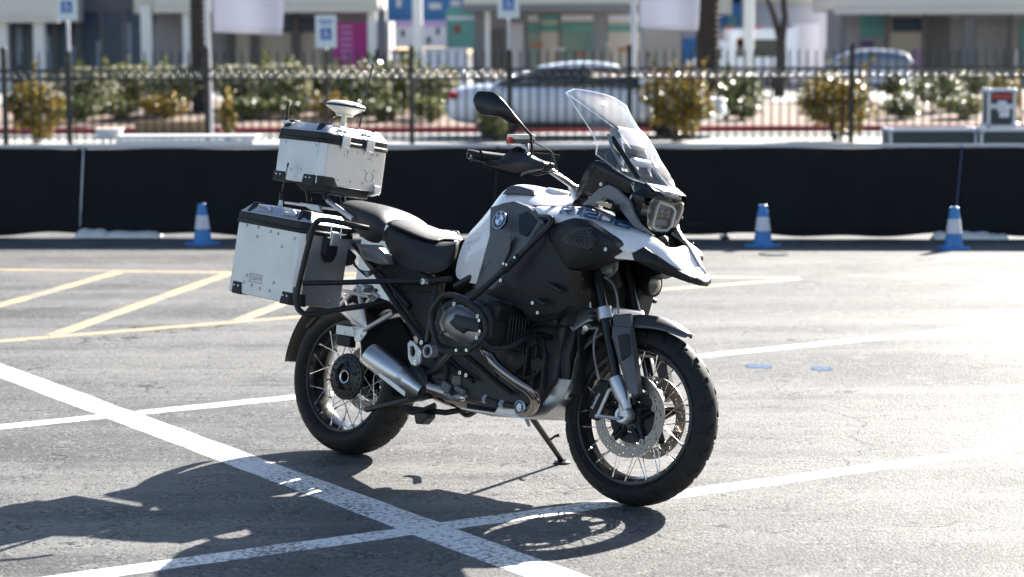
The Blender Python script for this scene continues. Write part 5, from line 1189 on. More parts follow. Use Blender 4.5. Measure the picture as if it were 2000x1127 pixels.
gr = [(1093, 468, -.291), (1113, 444, -.294), (1139, 443, -.294), (1166, 468, -.290), (1150, 489, -.288), (1110, 482, -.290)]
both('grille_recess', panel(gr, .012), 'engine_black', bevel=.003)
gm = MB(); 
for k in range(6):
    t = k / 5; a = Vector((1099 + 13 * t * .2, 0, 0)); row = []
    for j in range(13):
        q = j / 12; u = 1098 + 8 * math.sin(0) + q * 56 + t * 6; v = 466 - 16 * (1 - abs(2 * q - .9)) * .0 + (447 - 466) * math.sin(min(1, q * 1.3) * 1.5) * (1 - t) + t * (482 - 466) * (.35 + .65 * q) + (2.3 if j % 2 else -2.3)
        if v < 444.5 or v > 488: continue
        row.append(B(u, v, -.3035))
    if len(row) > 2: gm.tube(row, .0022, 5)
both('grille_mesh', gm, 'dark_panel')
both('intake_screw', bolt(B(1184, 487, -.268), .007, .005), 'steel')
# white side panel that runs into the beak
P5t = [(1040, 402, -.200), (1090, 403, -.172), (1132, 402, -.155), (1155, 403, -.145), (1195, 424, -.138), (1231, 442, -.126), (1261, 454, -.113), (1282, 465, -.092), (1308, 486, -.072), (1334, 527, -.062)]
P5b = [(1058, 424, -.250), (1083, 437, -.262), (1120, 429, -.262), (1144, 437, -.260), (1203, 474, -.246), (1211, 485, -.240), (1236, 496, -.195), (1258, 483, -.160), (1292, 505, -.115), (1333, 530, -.075)]
rows = [px(P5t), [a.lerp(b, .5) + Vector((0, -.008, .004)) for a, b in zip(px(P5t), px(P5b))], px(P5b)]
both('side_panel', MB().grid(rows), 'white_paint', solid=.006, soff=-1, sub=1)
both('panel_lower', panel([(1200, 470, -.236), (1211, 485, -.238), (1236, 495, -.193), (1238, 508, -.19), (1200, 505, -.235)], .03), 'white_paint', bevel=.003)
inn = [[Vector((p.x, p.y * f, p.z - .012 * (1 - f) - .03 * (1 - f) * (p.x > 1.5))) for p in px(P5t)] for f in (1, .6, 0, -.6, -1)]
part('fairing_bridge', MB().grid([r[:7] for r in inn]), 'black_plastic', solid=.004)
ch = []
for u, v, y in ((1282, 468, -.086), (1308, 489, -.066), (1334, 529, -.056), (1352, 538, -.045), (1371, 545, -.022)):
    p = B(u, v, y); ch.append([Vector((p.x, p.y * f, p.z - (.022 if u < 1340 else .006) * (1 - f * f))) for f in (1, .6, .2, -.2, -.6, -1)])
part('beak_top', MB().grid(ch), 'white_paint', solid=.005, soff=-1, sub=1)
trim = [(1234, 495, -.198), (1257, 482, -.165), (1292, 505, -.120), (1316, 524, -.098), (1346, 538, -.066), (1350, 546, -.060), (1347, 553, -.058), (1287, 532, -.115), (1238, 508, -.19)]
both('beak_trim', crowned(trim, .035, .006), 'black_plastic', bevel=.004)
tip = px([(1346, 538, -.064), (1368, 546, -.024), (1367, 559, -.022), (1347, 553, -.060)])
part('beak_tip', MB().loop_loft([tip, [Vector((p.x, p.y * .1, p.z)) for p in tip], [mir(p) for p in tip]]), 'black_plastic', bevel=.004)
part('beak_underside', MB().grid([[Vector((p.x, p.y * f, p.z + .015 * (1 - f * f))) for f in (1, .3, -.3, -1)] for p in px([(1238, 506, -.185), (1287, 530, -.112), (1347, 551, -.058), (1366, 556, -.022)])]), 'black_plastic', solid=.004)
# lettering and emblem
from mathutils.bvhtree import BVHTree
rows_x = [[a + (a - c_) * .5 for a, c_ in zip(rows[0], rows[1])]] + rows
_v = [p for r in rows_x for p in r]; _n = len(rows[0])
_bvh = BVHTree.FromPolygons(_v, [[i * _n + j, i * _n + j + 1, (i + 1) * _n + j + 1, (i + 1) * _n + j] for i in range(3) for j in range(_n - 1)])
def on_side(u, v, off=.0085):
    d = (BI.to_3x3() @ ray(u, v)).normalized(); h = _bvh.ray_cast(CAM_B, d)
    if h[0] is None: return None
    n = h[1] if h[1].dot(d) < 0 else -h[1]
    return h[0] + n * off
GL = {'R': [[(0, 0), (.2, 0), (.2, 1), (0, 1)], [(.2, .76), (.9, .76), (1, 1), (.2, 1)], [(.76, .42), (1, .5), (1, 1), (.76, .8)], [(.2, .36), (.9, .36), (.9, .58), (.2, .58)], [(.42, .36), (.68, .36), (1, 0), (.72, 0)]],
      '1': [[(.35, 0), (.85, 0), (.85, 1), (.35, 1)], [(0, .74), (.4, .8), (.4, 1), (.2, 1)]],
      '2': [[(0, .78), (1, .78), (1, 1), (.05, 1)], [(.76, .40), (1, .45), (1, .9), (.76, .9)], [(.1, .38), (.95, .38), (.95, .60), (.2, .60)], [(0, .0), (.24, .0), (.24, .5), (0, .45)], [(0, 0), (1, 0), (1, .22), (0, .22)]],
      '0': [[(0, .1), (.22, .1), (.22, .9), (0, .9)], [(.78, .1), (1, .1), (1, .9), (.78, .9)], [(.08, 0), (.92, 0), (1, .22), (0, .22)], [(0, .78), (1, .78), (.92, 1), (.08, 1)]]}
for chh, u0, u1, b0, b1, t0, t1 in (('R', 1093, 1118, 420.5, 422.5, 407.5, 408.5), ('1', 1121, 1137, 422.5, 425, 409, 411), ('2', 1139, 1165, 427, 433.5, 412.5, 416.5), ('0', 1166, 1194, 434.5, 442, 421.5, 426.5), ('0', 1197, 1229, 443.5, 452, 431.5, 438.5)):
    lb_ = MB()
    for quad in GL[chh]:
        q = [Vector((*p, 0)) for p in quad]; rws = []
        for i in range(4):
            a_, c_ = q[0].lerp(q[3], i / 3), q[1].lerp(q[2], i / 3); rr2 = []
            for j in range(5):
                p = a_.lerp(c_, j / 4); u = u0 + (u1 - u0) * p.x + 6 * p.y; vb = b0 + (b1 - b0) * p.x; vt = t0 + (t1 - t0) * p.x; rr2.append(on_side(u, vb + (vt - vb) * p.y))
            rws.append(rr2)
        if all(x is not None for r in rws for x in r): lb_.grid(rws)
    if lb_.v: part('side_letter', lb_, 'decal_blue', smooth=0)
ec = B(977, 430, -.268); en = Vector((-.10, -1, .22)).normalized(); er = Vector((1, -.1, 0)); er = (er - en * er.dot(en)).normalized(); eu = er.cross(en) * -1
if eu.z < 0: eu = -eu
def disk(c, r0, r1, h, a0=0, a1=2 * math.pi, n=40, th=.002):
    mb = MB(); lo = []
    for i in range(n + 1):
        a = a0 + (a1 - a0) * i / n; d = er * math.cos(a) + eu * math.sin(a); lo.append([c + d * r0 + en * (h - th), c + d * max(r0, .0001) + en * h, c + d * r1 + en * h, c + d * r1 + en * (h - th)])
    mb.loop_loft(lo, True, False); return mb
for side in (-1, 1):
    fx = (lambda mb: mb) if side < 0 else (lambda mb: MB().mirror(mb))
    em = part('emblem', fx(disk(ec, .0005, .0345, .004, th=.012)), 'emblem_black')
    obj('emblem_rim', fx(disk(ec, .0325, .0350, .0055, th=.006)), 'chrome', em); obj('emblem_ring', fx(disk(ec, .0195, .0212, .0052)), 'chrome', em)
    for k in range(4): obj('emblem_quarter', fx(disk(ec, .0004, .0195, .0050, k * math.pi / 2, (k + 1) * math.pi / 2, 12)), 'emblem_blue' if k in (1, 3) else 'emblem_white', em)
    if side < 0:
        for chh, an in (('B', 2.45), ('M', 1.571), ('W', .69)):
            d = er * math.cos(an) + eu * math.sin(an); obj('emblem_letter', text_mb(chh, .0125, ec + d * .0268 + en * .0046, d.cross(en) * (-1 if (d.cross(en)).dot(er) * math.sin(an) < 0 or False else 1), d, .0, 0, 1.1, .015), 'emblem_white', em, smooth=0)
# ------------------------------------------------------------------ seats
S1 = [[(748, 474, -.125), (752, 452, -.145), (757, 437, -.135)], [(775, 514, -.145), (776, 475, -.166), (781, 447, -.140)], [(800, 526, -.15), (804, 490, -.172), (808, 459, -.140)], [(836, 535, -.15), (838, 500, -.165), (842, 470, -.130)], [(868, 531, -.125), (870, 505, -.135), (872, 471, -.105)], [(886, 512, -.10), (888, 490, -.10), (890, 468, -.08)], [(893, 500, -.07), (896, 482, -.07), (898, 467, -.055)]]
part('rider_seat', MB().grid(half_loft(S1, [.022, .010, .002, .002, .006, .008, .004])), 'seat_skin', sub=2, smooth=70)
rs = half_loft([[(756, 438, -.137), (762, 432, -.12)], [(781, 448, -.139), (786, 437, -.11)], [(808, 460, -.139), (812, 449, -.11)], [(838, 470.5, -.129), (842, 462, -.10)], [(858, 472, -.112), (860, 466, -.085)]], [.018, .006, .002, .004, .004])
part('rider_seat_top', MB().grid([[p + Vector((0, 0, .003)) for p in r] for r in rs]), 'seat_top', sub=2, smooth=70, solid=.006, soff=-1)
S2 = [[(664, 412, -.10), (664, 405, -.13), (668, 397, -.125), (676, 391.5, -.09)], [(684, 440, -.13), (688, 415, -.155), (694, 403, -.14), (700, 396, -.09)], [(712, 470, -.14), (716, 440, -.165), (720, 415, -.145), (728, 402, -.09)], [(734, 476, -.14), (738, 450, -.165), (742, 425, -.145), (750, 411, -.09)], [(745, 474, -.13), (748, 455, -.155), (754, 436, -.14), (766, 428, -.085)]]
part('pillion_seat', MB().grid(half_loft(S2, [.012, .012, .010, .006, .004])), 'seat_skin', sub=2, smooth=70)
# ------------------------------------------------------------------ windscreen and cockpit
edge = px([(1121, 174, -.12), (1105, 181, -.18), (1156, 258, -.148), (1166, 281, -.146), (1164, 301, -.160), (1200, 328, -.137), (1228, 347, -.115), (1290, 370, -.050)])
crease = px([(1121, 174, -.12), (1107, 182, -.172), (1180, 235, -.100), (1211, 258, -.080), (1232, 290, -.076), (1256, 322, -.070), (1276, 345, -.060), (1292, 369, -.045)])
wing = MB().grid([edge, crease]); mid = [[Vector((p.x + .010 * (1 - f * f), p.y * f, p.z + .004 * (1 - f * f))) for p in crease] for f in (1, .66, .33, 0, -.33, -.66, -1)]
part('windscreen', MB().grid([edge] + mid + [[mir(p) for p in edge]]), 'screen', smooth=40)
eb = MB().tube(edge, .0028, 6); eb.tube([mir(p) for p in edge], .0028, 6); eb.tube(crease[1:5], .0016, 5).tube([mir(p) for p in crease[1:5]], .0016, 5); eb.tube([r[0] for r in mid], .0028, 6); eb.tube([r[-1] for r in mid], .003, 6)
part('windscreen_edge', eb, 'screen_edge')
part('wind_deflector', MB().loop_loft([px([(1193, 266, -.124), (1200, 264, -.118), (1203, 272, -.118), (1195, 278, -.126)]), px([(1239, 340, -.100), (1250, 342, -.090), (1253, 349, -.090), (1243, 350, -.102)])]), 'black_satin', bevel=.004)
both('deflector_holder', MB().tube(px([(1188, 262, -.12), (1196, 290, -.115), (1215, 325, -.10)]), .006, 8), 'hose_grey')
part('wind_deflector', MB().prism(px([(1268, 282, .128), (1274, 280, .128), (1290, 312, .112), (1310, 352, .096), (1302, 355, .096), (1284, 318, .112)]), (-.012, .012, 0)), 'black_satin', bevel=.003)
part('instrument_panel', MB().box((1.335, 0, 1.235), (.05, .20, .11), Matrix.Rotation(-.55, 3, 'Y')), 'black_plastic', bevel=.012)
part('navigation_unit', MB().box((1.325, -.01, 1.335), (.04, .15, .085), Matrix.Rotation(-.45, 3, 'Y')), 'hose_grey', bevel=.010)
part('screen_adjuster', MB().tube([(1.40, -.06, 1.25), (1.40, .03, 1.25)], .016, 12), 'led_white')
both('screen_mount', MB().tube([(1.36, -.075, 1.18), (1.37, -.085, 1.28), (1.35, -.09, 1.33)], .008, 8), 'silver')
cowl = [[(1117, 391, -.120), (1143, 336, -.150), (1161, 305, -.178)], [(1140, 393, -.140), (1168, 350, -.165), (1190, 324, -.165)], [(1190, 362, -.150), (1205, 352, -.150), (1222, 345, -.138)], [(1228, 392, -.120), (1234, 370, -.122), (1240, 353, -.120)]]
cw = MB().grid([px(r) for r in cowl]); both('cockpit_cowl', cw, 'black_satin', solid=.006, sub=1)
cf = [[p.copy() for p in px([(1228, 348, -.132), (1236, 372, -.122), (1232, 388, -.118)])]]
front = MB().grid([[B(1240, 353, -.118), B(1268, 362, -.09), B(1292, 372, -.05), mir(B(1292, 372, -.05)), mir(B(1268, 362, -.09)), mir(B(1240, 353, -.118))], [B(1236, 380, -.118), B(1268, 378, -.09), B(1296, 386, -.05), mir(B(1296, 386, -.05)), mir(B(1268, 378, -.09)), mir(B(1236, 380, -.118))]])
part('front_cowl', front, 'black_satin', solid=.010, bevel=.002)
both('cowl_bracket', MB().tube(px([(1231, 356, -.126), (1240, 374, -.116), (1228, 392, -.122)]), .0045, 6).tube(px([(1231, 356, -.126), (1262, 367, -.095), (1296, 377, -.05)]), .0045, 6), 'silver')
strut = [(1136, 400, -.155), (1168, 368, -.165), (1188, 360, -.162), (1202, 367, -.157), (1228, 393, -.143), (1246, 436, -.126), (1274, 460, -.104), (1262, 456, -.108), (1236, 443, -.128), (1213, 412, -.146), (1194, 391, -.155), (1180, 387, -.160), (1160, 402, -.160)]
both('fairing_strut', panel(strut, .022), 'grey_paint', bevel=.004, bseg=3)
both('turn_signal', MB().loop_loft([px([(1161, 393, -.175), (1176, 391, -.178), (1198, 399, -.175), (1196, 408, -.175), (1168, 400, -.175)]), px([(1163, 394, -.215), (1176, 392, -.22), (1194, 400, -.215), (1192, 406, -.215), (1170, 400, -.215)])]), 'amber', bevel=.004)
both('signal_stalk', MB().tube(px([(1196, 404, -.19), (1206, 404, -.15)]), .009, 8), 'black_plastic')
part('strut_bolt', bolt(B(1175, 360, -.172), .007, .005), 'steel')
# headlight
HC = Vector((1.500, 0, 1.065)); HR = Matrix.Rotation(R(14), 3, 'Y')
def hp_(y, z, x=0): return HC + HR @ Vector((x, y, z))
out = [(-.125, .055), (-.105, .085), (-.03, .075), (.03, .075), (.105, .085), (.125, .055), (.120, -.01), (.085, -.065), (.03, -.075), (-.03, -.075), (-.085, -.065), (-.120, -.01)]
part('headlight_housing', MB().loop_loft([[hp_(y, z, .012) for y, z in out], [hp_(y * 1.02, z * 1.02, -.01) for y, z in out], [hp_(y * .9, z * .9, -.13) for y, z in out]], True, False), 'black_satin', bevel=.003)
part('headlight_back', MB().add([hp_(y * .97, z * .97, -.045) for y, z in out], [list(range(12))]), 'black_satin', smooth=0)
part('headlight_lens', MB().loop_loft([[hp_(y * .99, z * .99, .014) for y, z in out], [hp_(y * .8, z * .8, .032) for y, z in out], [hp_(y * .35, z * .35, .040) for y, z in out]], True, True), 'lens', sub=1)
for cy, rr_, m_ in ((-.072, .046, 'chrome'),):
    part('reflector', MB().lathe(hp_(cy, .008, -.03), HR @ Vector((1, 0, 0)), [(.0002, -.020), (rr_ * .5, -.012), (rr_ * .85, .004), (rr_, .022)], 26), 'reflector_dark')
part('daylight_frame', MB().tube([hp_(y, z, .004) for y, z in ((-.022, .046), (.060, .038), (.082, .022), (.084, -.036), (.066, -.052), (.010, -.056), (-.014, -.050), (-.024, -.030), (-.026, .030))], .0052, 8, closed=True), 'led_white')
for y in (.010, .048):
    part('projector', MB().lathe(hp_(y, .003, -.01), HR @ Vector((1, 0, 0)), [(.021, -.01), (.021, .006), (.017, .010), (.008, .012), (.0002, .0125)], 20), 'reflector_dark')
part('led_block', MB().loop_loft([[hp_(y, z, x) for y, z in ((-.022, .040), (.072, .030), (.072, -.042), (-.018, -.046))] for x in (-.04, -.008)]), 'hose_grey', bevel=.004)
part('headlight_chin', MB().loop_loft([[hp_(y, z, x) for x, z in ((.010, -.078), (.03, -.10), (-.02, -.125), (-.10, -.10))] for y in (-.075, .075)]), 'black_plastic', bevel=.006)
part('headlight_brow', MB().loop_loft([[hp_(y, z, x) for x, z in ((.016, .082), (.026, .088), (-.03, .105), (-.03, .094))] for y in (-.095, -.03, .03, .095)]), 'black_satin', bevel=.003)

# ------------------------------------------------------------------ handlebar, guards, mirror, button box
hb0 = [(.985, -.445, 1.19), B(992, 309, -.315), B(1062, 327, -.215), B(1098, 349, -.125), B(1122, 366, -.06)]
hbp = smooth_path([Vector(p) for p in [B(930, 303, -.455)] + hb0[1:]], 6)
part('handlebar', MB().tube(hbp + [Vector((hbp[-1].x + .004, 0, hbp[-1].z))] + [mirS(p) for p in hbp[::-1]], .0118, 12), 'alu_dark')
both('grip', MB().tube([B(938, 303, -.445), B(1000, 311, -.305)], .0165, 14), 'rubber', steer=True)
both('bar_end', MB().lathe(B(924, 302, -.462), (B(914, 299, -.475) - B(938, 303, -.44)), [(.0002, -.03), (.015, -.028), (.018, .0), (.016, .022), (.0002, .024)], 16), 'black_plastic', steer=True)
def yg(u): return -.475 + (u - 914) / (1070 - 914) * .265
gt = [(916, 300), (934, 306), (960, 310), (982, 309), (1002, 288), (1015, 285), (1030, 297), (1047, 310), (1070, 317)]
gmid = [(915, 309), (934, 316), (960, 321), (984, 322), (1006, 318), (1018, 317), (1032, 322), (1047, 324), (1068, 325)]
gbt = [(916, 317), (936, 322), (960, 330), (982, 337), (1004, 344), (1015, 346), (1022, 341), (1034, 334), (1066, 331)]
gu = [px([(u, v, yg(u) + .0) for u, v in r]) for r in (gt, gmid, gbt)]
gu[1] = [p + Vector((.022, -.006, 0)) for p in gu[1]]
both('hand_guard', MB().grid(gu), 'guard_gloss', steer=True, solid=.006, sub=1)
both('guard_arm', MB().prism(px([(1028, 312, -.27), (1068, 317, -.205), (1066, 331, -.205), (1030, 334, -.27)]), (0, .02, 0)), 'black_plastic', steer=True, bevel=.004)
part('guard_screw', bolt(B(1052, 325, -.245), .007, .006), 'steel')
part('bar_end_cap', MB().lathe(B(917, 304, -.476), (-.35, -1, 0), [(.012, -.01), (.012, .003), (.006, .003), (.005, 0), (.0002, 0)], 14), 'steel')
both('brake_reservoir', MB().prism(px([(1039, 297, -.22), (1078, 300, -.17), (1072, 314, -.17), (1046, 311, -.22)]), (.02, .03, 0)), 'black_plastic', steer=True, bevel=.006)
both('lever', MB().tube(smooth_path([B(1062, 322, -.2), B(1030, 322, -.27), B(985, 322, -.36), B(950, 318, -.43)], 4), .006, 8), 'black_metal', steer=True)
mo = [(931, 196), (934, 186), (941, 178), (962, 178.5), (976, 189), (990, 207), (1004, 224), (1016, 242), (1008, 243), (998, 238), (985, 230), (968, 227), (947, 224.5), (937, 214)]
MP = [B(u, v, -.475 + (u - 931) / 85 * .095) for u, v in mo]; mc = sum(MP, Vector()) / len(MP)
shell = MB().loop_loft([[p + Vector((-.020, 0, 0)) for p in MP], MP, [mc + (p - mc) * .86 + Vector((.016, 0, 0)) for p in MP], [mc + (p - mc) * .45 + Vector((.030, 0, .006)) for p in MP]], True, True)
part('mirror', shell, 'black_satin', bevel=.002)
part('mirror_glass', MB().add([mc + (p - mc) * .93 + Vector((-.0215, 0, 0)) for p in MP], [list(range(len(MP)))]), 'chrome', smooth=0)
part('mirror_stem', MB().tube([B(1006, 231, -.395), B(1022, 248, -.37), B(1037, 264, -.34), B(1040, 300, -.26)], [.010, .0058, .0052, .0052], 10), 'black_metal')
q0_, q1_ = B(1000, 272, -.335), B(1034, 272, -.275)
bd = (q1_ - q0_); 
def bxp(t, y, z): return q0_ + bd * t + Vector((y, 0, z))
part('button_box', MB().loop_loft([[bxp(t, y, z) for y, z in ((-.028, .0), (.028, .0), (.028, .018), (-.028, .018))] for t in (0, 1)]), 'ivory', bevel=.003)
part('button_box_base', MB().loop_loft([[bxp(t, y, z) for y, z in ((-.028, -.016), (.028, -.016), (.028, .0), (-.028, .0))] for t in (0.002, .998)]), 'fin_grey', bevel=.002)
part('red_button', MB().lathe(bxp(0, 0, -.002), -bd, [(.009, 0), (.009, .008), (.013, .008), (.013, .014), (.0002, .016)], 16), 'red_button')
part('box_bracket', MB().prism([bxp(.75, -.02, -.016), bxp(.98, -.02, -.016), bxp(.98, -.01, -.05), bxp(.85, -.01, -.055)], (.02, 0, 0)), 'silver', bevel=.002)
part('control_cable', MB().tube(smooth_path(px([(1040, 277, -.28), (1060, 287, -.24), (1077, 297, -.2), (1083, 315, -.19), (1091, 338, -.17)]), 6), .0025, 6).tube(smooth_path(px([(1076, 297, -.2), (1078, 312, -.2), (1072, 325, -.2)]), 5), .0025, 6).tube(smooth_path(px([(1028, 334, -.25), (1048, 342, -.22), (1076, 337, -.2), (1105, 350, -.13), (1120, 362, -.1)]), 5), .0028, 6).tube(smooth_path(px([(1034, 333, -.25), (1052, 338, -.22), (1072, 334, -.2)]), 5), .0025, 6), 'cable')
both('bar_riser', MB().tube([B(1118, 364, -.05), B(1128, 392, -.05)], .017, 12), 'silver', steer=True)
both('switch_cluster', MB().box(B(1068, 326, -.2), (.035, .05, .035)), 'black_plastic', steer=True, bevel=.006)

# ------------------------------------------------------------------ cases
def case_shell(plan_top, plan_bot): return MB().loop_loft([plan_top, plan_bot])
# panniers: outer face corners from the photograph, depth to the frame
TL, TR_, BL, BR = B(466, 427, -.47), B(598, 458, -.47), B(444, 574, -.47), B(571, 595, -.47)
TRx = (TL + TR_ + BL + BR) / 4
e1 = ((TR_ - TL) + (BR - BL)).normalized(); e1.y = 0; e1.normalize(); e3 = Vector((0, 1, 0)); e2 = e1.cross(e3) * -1
if e2.z > 0: e2 = -e2                                                   # down
Lp, Hp, Dp, cf_ = ((TR_ - TL).length + (BR - BL).length) / 2, ((BL - TL).length + (BR - TR_).length) / 2, .245, .030
def pc(a, d, h): return TL + e1 * a + e3 * d + e2 * h                    # along, inward, down
def plan(h, g=0.0, c=cf_): return [pc(a, d, h) for a, d in ((.006 - g * .4, -g), (Lp - c + g * .4, -g), (Lp + g, c - g * .4), (Lp + g, Dp + g), (-g, Dp + g), (-g, .006 - g * .4))]
def pannier(side):
    fx = (lambda mb: mb) if side < 0 else (lambda mb: MB().mirror(mb))
    body = part('pannier', fx(MB().loop_loft([plan(.0), plan(Hp)])), 'alu', bevel=.004, bseg=3)
    P_ = lambda n, mb, m, **k: obj(n, fx(mb), m, body, **k)
    P_('lid_band', MB().loop_loft([plan(-.032, .004), plan(-.002, .004)]), 'black_plastic', bevel=.003)
    P_('lid_band', MB().loop_loft([plan(-.006, .006), plan(.012, .006)], True, False), 'black_plastic', solid=.003)
    t_in = lambda h, k: [pc(a, d, h) for a, d in ((.006 + k * 1.0, k), (Lp - cf_ - k * .6, k), (Lp - k, cf_ + k * .4), (Lp - k, Dp - k), (k, Dp - k), (k, .006 + k * 1.0))]
    P_('lid', MB().loop_loft([t_in(-.033, .0), t_in(-.072, .034)]), 'alu', bevel=.003)
    for a in (0.0, Lp):
        s = 1 if a == 0 else -1
        P_('lid_corner', MB().loop_loft([[pc(a - s * .004, cf_ - .008, -.020), pc(a + s * .034, -.006, -.020), pc(a + s * .060, -.006, -.020), pc(a + s * .02, .08, -.020)], [pc(a + s * .030, cf_ + .020, -.078), pc(a + s * .050, .026, -.078), pc(a + s * .072, .026, -.078), pc(a + s * .055, .08, -.078)]]), 'black_plastic', bevel=.004)
        P_('corner_guard', MB().loop_loft([[pc(a + s * x, d, Hp + .004) for x, d in ((.0 - .005, .03), (.028, -.005), (.085, -.005), (.085, .06), (-.005, .06))], [pc(a + s * x, d, Hp - .045) for x, d in ((.0 - .005, .03), (.028, -.005), (.075, -.005), (.075, .0), (-.005, .05))]]), 'black_plastic', bevel=.003)
        for k in (.042, .066): P_('guard_rivet', MB().lathe(pc(a + s * k, -.005, Hp - .030), -e3, [(.0055, 0), (.0045, .004), (.0002, .005)], 10), 'steel')
    for x0 in (.095, Lp - .155):
        P_('lash_eye', MB().tube([pc(x0, .016, -.056), pc(x0 + .008, .010, -.070), pc(x0 + .060, .010, -.070), pc(x0 + .070, .016, -.056)], .0045, 8).loop_loft([[pc(x0 - .004, .010, -.046), pc(x0 + .078, .010, -.046), pc(x0 + .078, .022, -.060), pc(x0 - .004, .022, -.060)], [pc(x0 - .004, .005, -.048), pc(x0 + .078, .005, -.048), pc(x0 + .078, .017, -.062), pc(x0 - .004, .017, -.062)]]), 'silver')
    rv = ((.055, .022), (.125, .022), (.125, .062), (.20, .030), (.245, .034), (.278, .085), (.345, .040), (.098, .238), (.085, .268), (.135, .275), (.185, .282), (.245, .282), (.262, .245))
    for a, h in rv: P_('rivet', MB().lathe(pc(a * Lp / .40, -.0005, h * Hp / .32), -e3, [(.0060, 0), (.0050, .0035), (.0002, .0045)], 10), 'steel')
    if side < 0:
        c0 = pc(.155 * Lp / .4, -.0012, .242 * Hp / .32)
        P_('logo_frame', MB().tube([c0 + e1 * x + e2 * y for x, y in ((-.036, -.016), (.036, -.016), (.036, .016), (-.036, .016))], .0012, 4, closed=True), 'alu_dark')
        P_('logo_text', text_mb('BMW', .026, c0, e1, -e2, .0012, 0, 1.0, .012), 'alu_dark', smooth=0)
    # latch on the front face
    fc_ = lambda d, h, o=0: pc(Lp + o, d, h)
    P_('latch_mount', MB().loop_loft([[fc_(d, h, .002) for d, h in ((.10, .01), (.175, .01), (.175, .085), (.155, .115), (.12, .115), (.10, .085))], [fc_(d, h, .020) for d, h in ((.106, .015), (.169, .015), (.169, .08), (.152, .108), (.124, .108), (.106, .08))]]), 'black_plastic', bevel=.003)
    P_('latch', MB().loop_loft([[fc_(d, h, .019) for d, h in ((.118, -.012), (.160, -.012), (.160, .048), (.118, .048))], [fc_(d, h, .032) for d, h in ((.120, -.008), (.158, -.008), (.158, .044), (.120, .044))]]), 'silver', bevel=.003)
    P_('latch_bail', MB().tube([fc_(.112, .012, .030), fc_(.112, -.050, .024), fc_(.166, -.050, .024), fc_(.166, .012, .030)], .0030, 6), 'chrome')
    for d, h in ((.05, Hp - .03), (.11, Hp - .03), (.17, Hp - .03)): P_('rivet', MB().lathe(fc_(d, h), e1, [(.0055, 0), (.0045, .0035), (.0002, .0045)], 10), 'steel')
    return body
pannier(-1); pannier(1)
lp = smooth_path(px([(719, 446, -.36), (690, 440, -.42), (640, 430, -.490), (622, 431, -.502), (612, 444, -.505), (605, 468, -.505), (592, 520, -.505), (580, 574, -.505), (580, 596, -.503), (588, 609, -.498), (606, 615, -.485), (655, 606, -.40), (700, 599, -.32), (752, 593, -.21)]), 5)
both('pannier_guard', MB().tube(lp, .0115, 12), 'black_metal')
both('pannier_guard_bar', MB().tube(px([(591, 553, -.500), (660, 552, -.40), (724, 550, -.30), (824, 549, -.19)]), .0105, 12), 'black_metal')
both('guard_clip', MB().box(B(603, 462, -.508), (.02, .012, .04)).box(B(577, 572, -.508), (.02, .012, .045)), 'black_plastic', bevel=.003)
# rack below the top case
both('rack_rail', MB().tube(px([(640, 392, -.12), (668, 412, -.15), (690, 428, -.16)]), .0105, 10), 'silver')
part('rack_plate', MB().loop_loft([[(x, y, z) for x, z in ((-.40, 1.016), (-.02, 1.000), (.02, .985), (-.02, .992), (-.40, 1.006))] for y in (-.13, .13)]), 'silver', bevel=.003)
both('rack_bracket', panel([(583, 395, -.14), (622, 400, -.14), (628, 415, -.14), (606, 410, -.14)], .012), 'alu_dark', bevel=.003)

# top case
tTL, tBL, tF, tFb = B(545, 267, -.19), B(531.5, 349, -.19), B(624, 276, -.19), B(612, 358, -.19)
f1 = (tF - tTL + tFb - tBL); f1.y = 0; f1.normalize(); f2 = ((tBL - tTL) + (tFb - tF)); f2.y = 0; f2 = (f2 - f1 * f2.dot(f1)).normalized()
Lt = B(657, 282, -.128).x; Hc = ((tBL - tTL).length + (tFb - tF).length) / 2
Lside = (tF - tTL).length; Lfront = (B(657, 282, -.128) - tTL).dot(f1); WT = .19
def tcp(a, y, h): return Vector((tTL.x, 0, tTL.z)) + f1 * a + f2 * h + Vector((0, y, 0))
def tplan(h, g=0): return [tcp(a, y, h) for a, y in ((-g, -WT + .008), (.008, -WT - g), (Lside, -WT - g), ((Lside + Lfront) / 2 + .012, -.166 - g), (Lfront + g, -.128), (Lfront + g, .128), ((Lside + Lfront) / 2 + .012, .166 + g), (Lside, WT + g), (.008, WT + g), (-g, WT - .008))]
part('rack_base', MB().loop_loft([[tcp(a, y, Hc - .004) for a, y in ((.05, -.13), (Lfront - .03, -.12), (Lfront - .03, .12), (.05, .13))], [tcp(a, y, Hc + .035) for a, y in ((.10, -.11), (Lfront - .02, -.11), (Lfront - .02, .11), (.10, .11))]]), 'black_plastic', bevel=.006)
for y in (-.10, .10): part('rack_legs', MB().tube([tcp(.12, y, Hc + .03), tcp(.14, y, Hc + .075)], .012, 8).tube([tcp(Lfront - .06, y, Hc + .03), tcp(Lfront - .05, y, Hc + .06)], .012, 8), 'black_plastic')
tc_ = part('top_case', MB().loop_loft([tplan(0), tplan(Hc)]), 'alu', bevel=.003)
T_ = lambda n, mb, m, **k: obj(n, mb, m, tc_, **k)
T_('lid_band', MB().loop_loft([tplan(-.036, .004), tplan(-.001, .004)]), 'black_plastic', bevel=.003); T_('lid_seal', MB().loop_loft([tplan(-.012, .006), tplan(.006, .006)], True, False), 'black_plastic', solid=.003)
def tin(h, k): return [tcp(a, y, h) for a, y in ((k, -WT + .008 + k), (.008 + k, -WT + k), (Lside - k * .3, -WT + k), ((Lside + Lfront) / 2 + .012 - k * .8, -.166 + k * .8), (Lfront - k, -.128 + k * .3), (Lfront - k, .128 - k * .3), ((Lside + Lfront) / 2 + .012 - k * .8, .166 - k * .8), (Lside - k * .3, WT - k), (.008 + k, WT - k), (k, WT - .008 - k))]
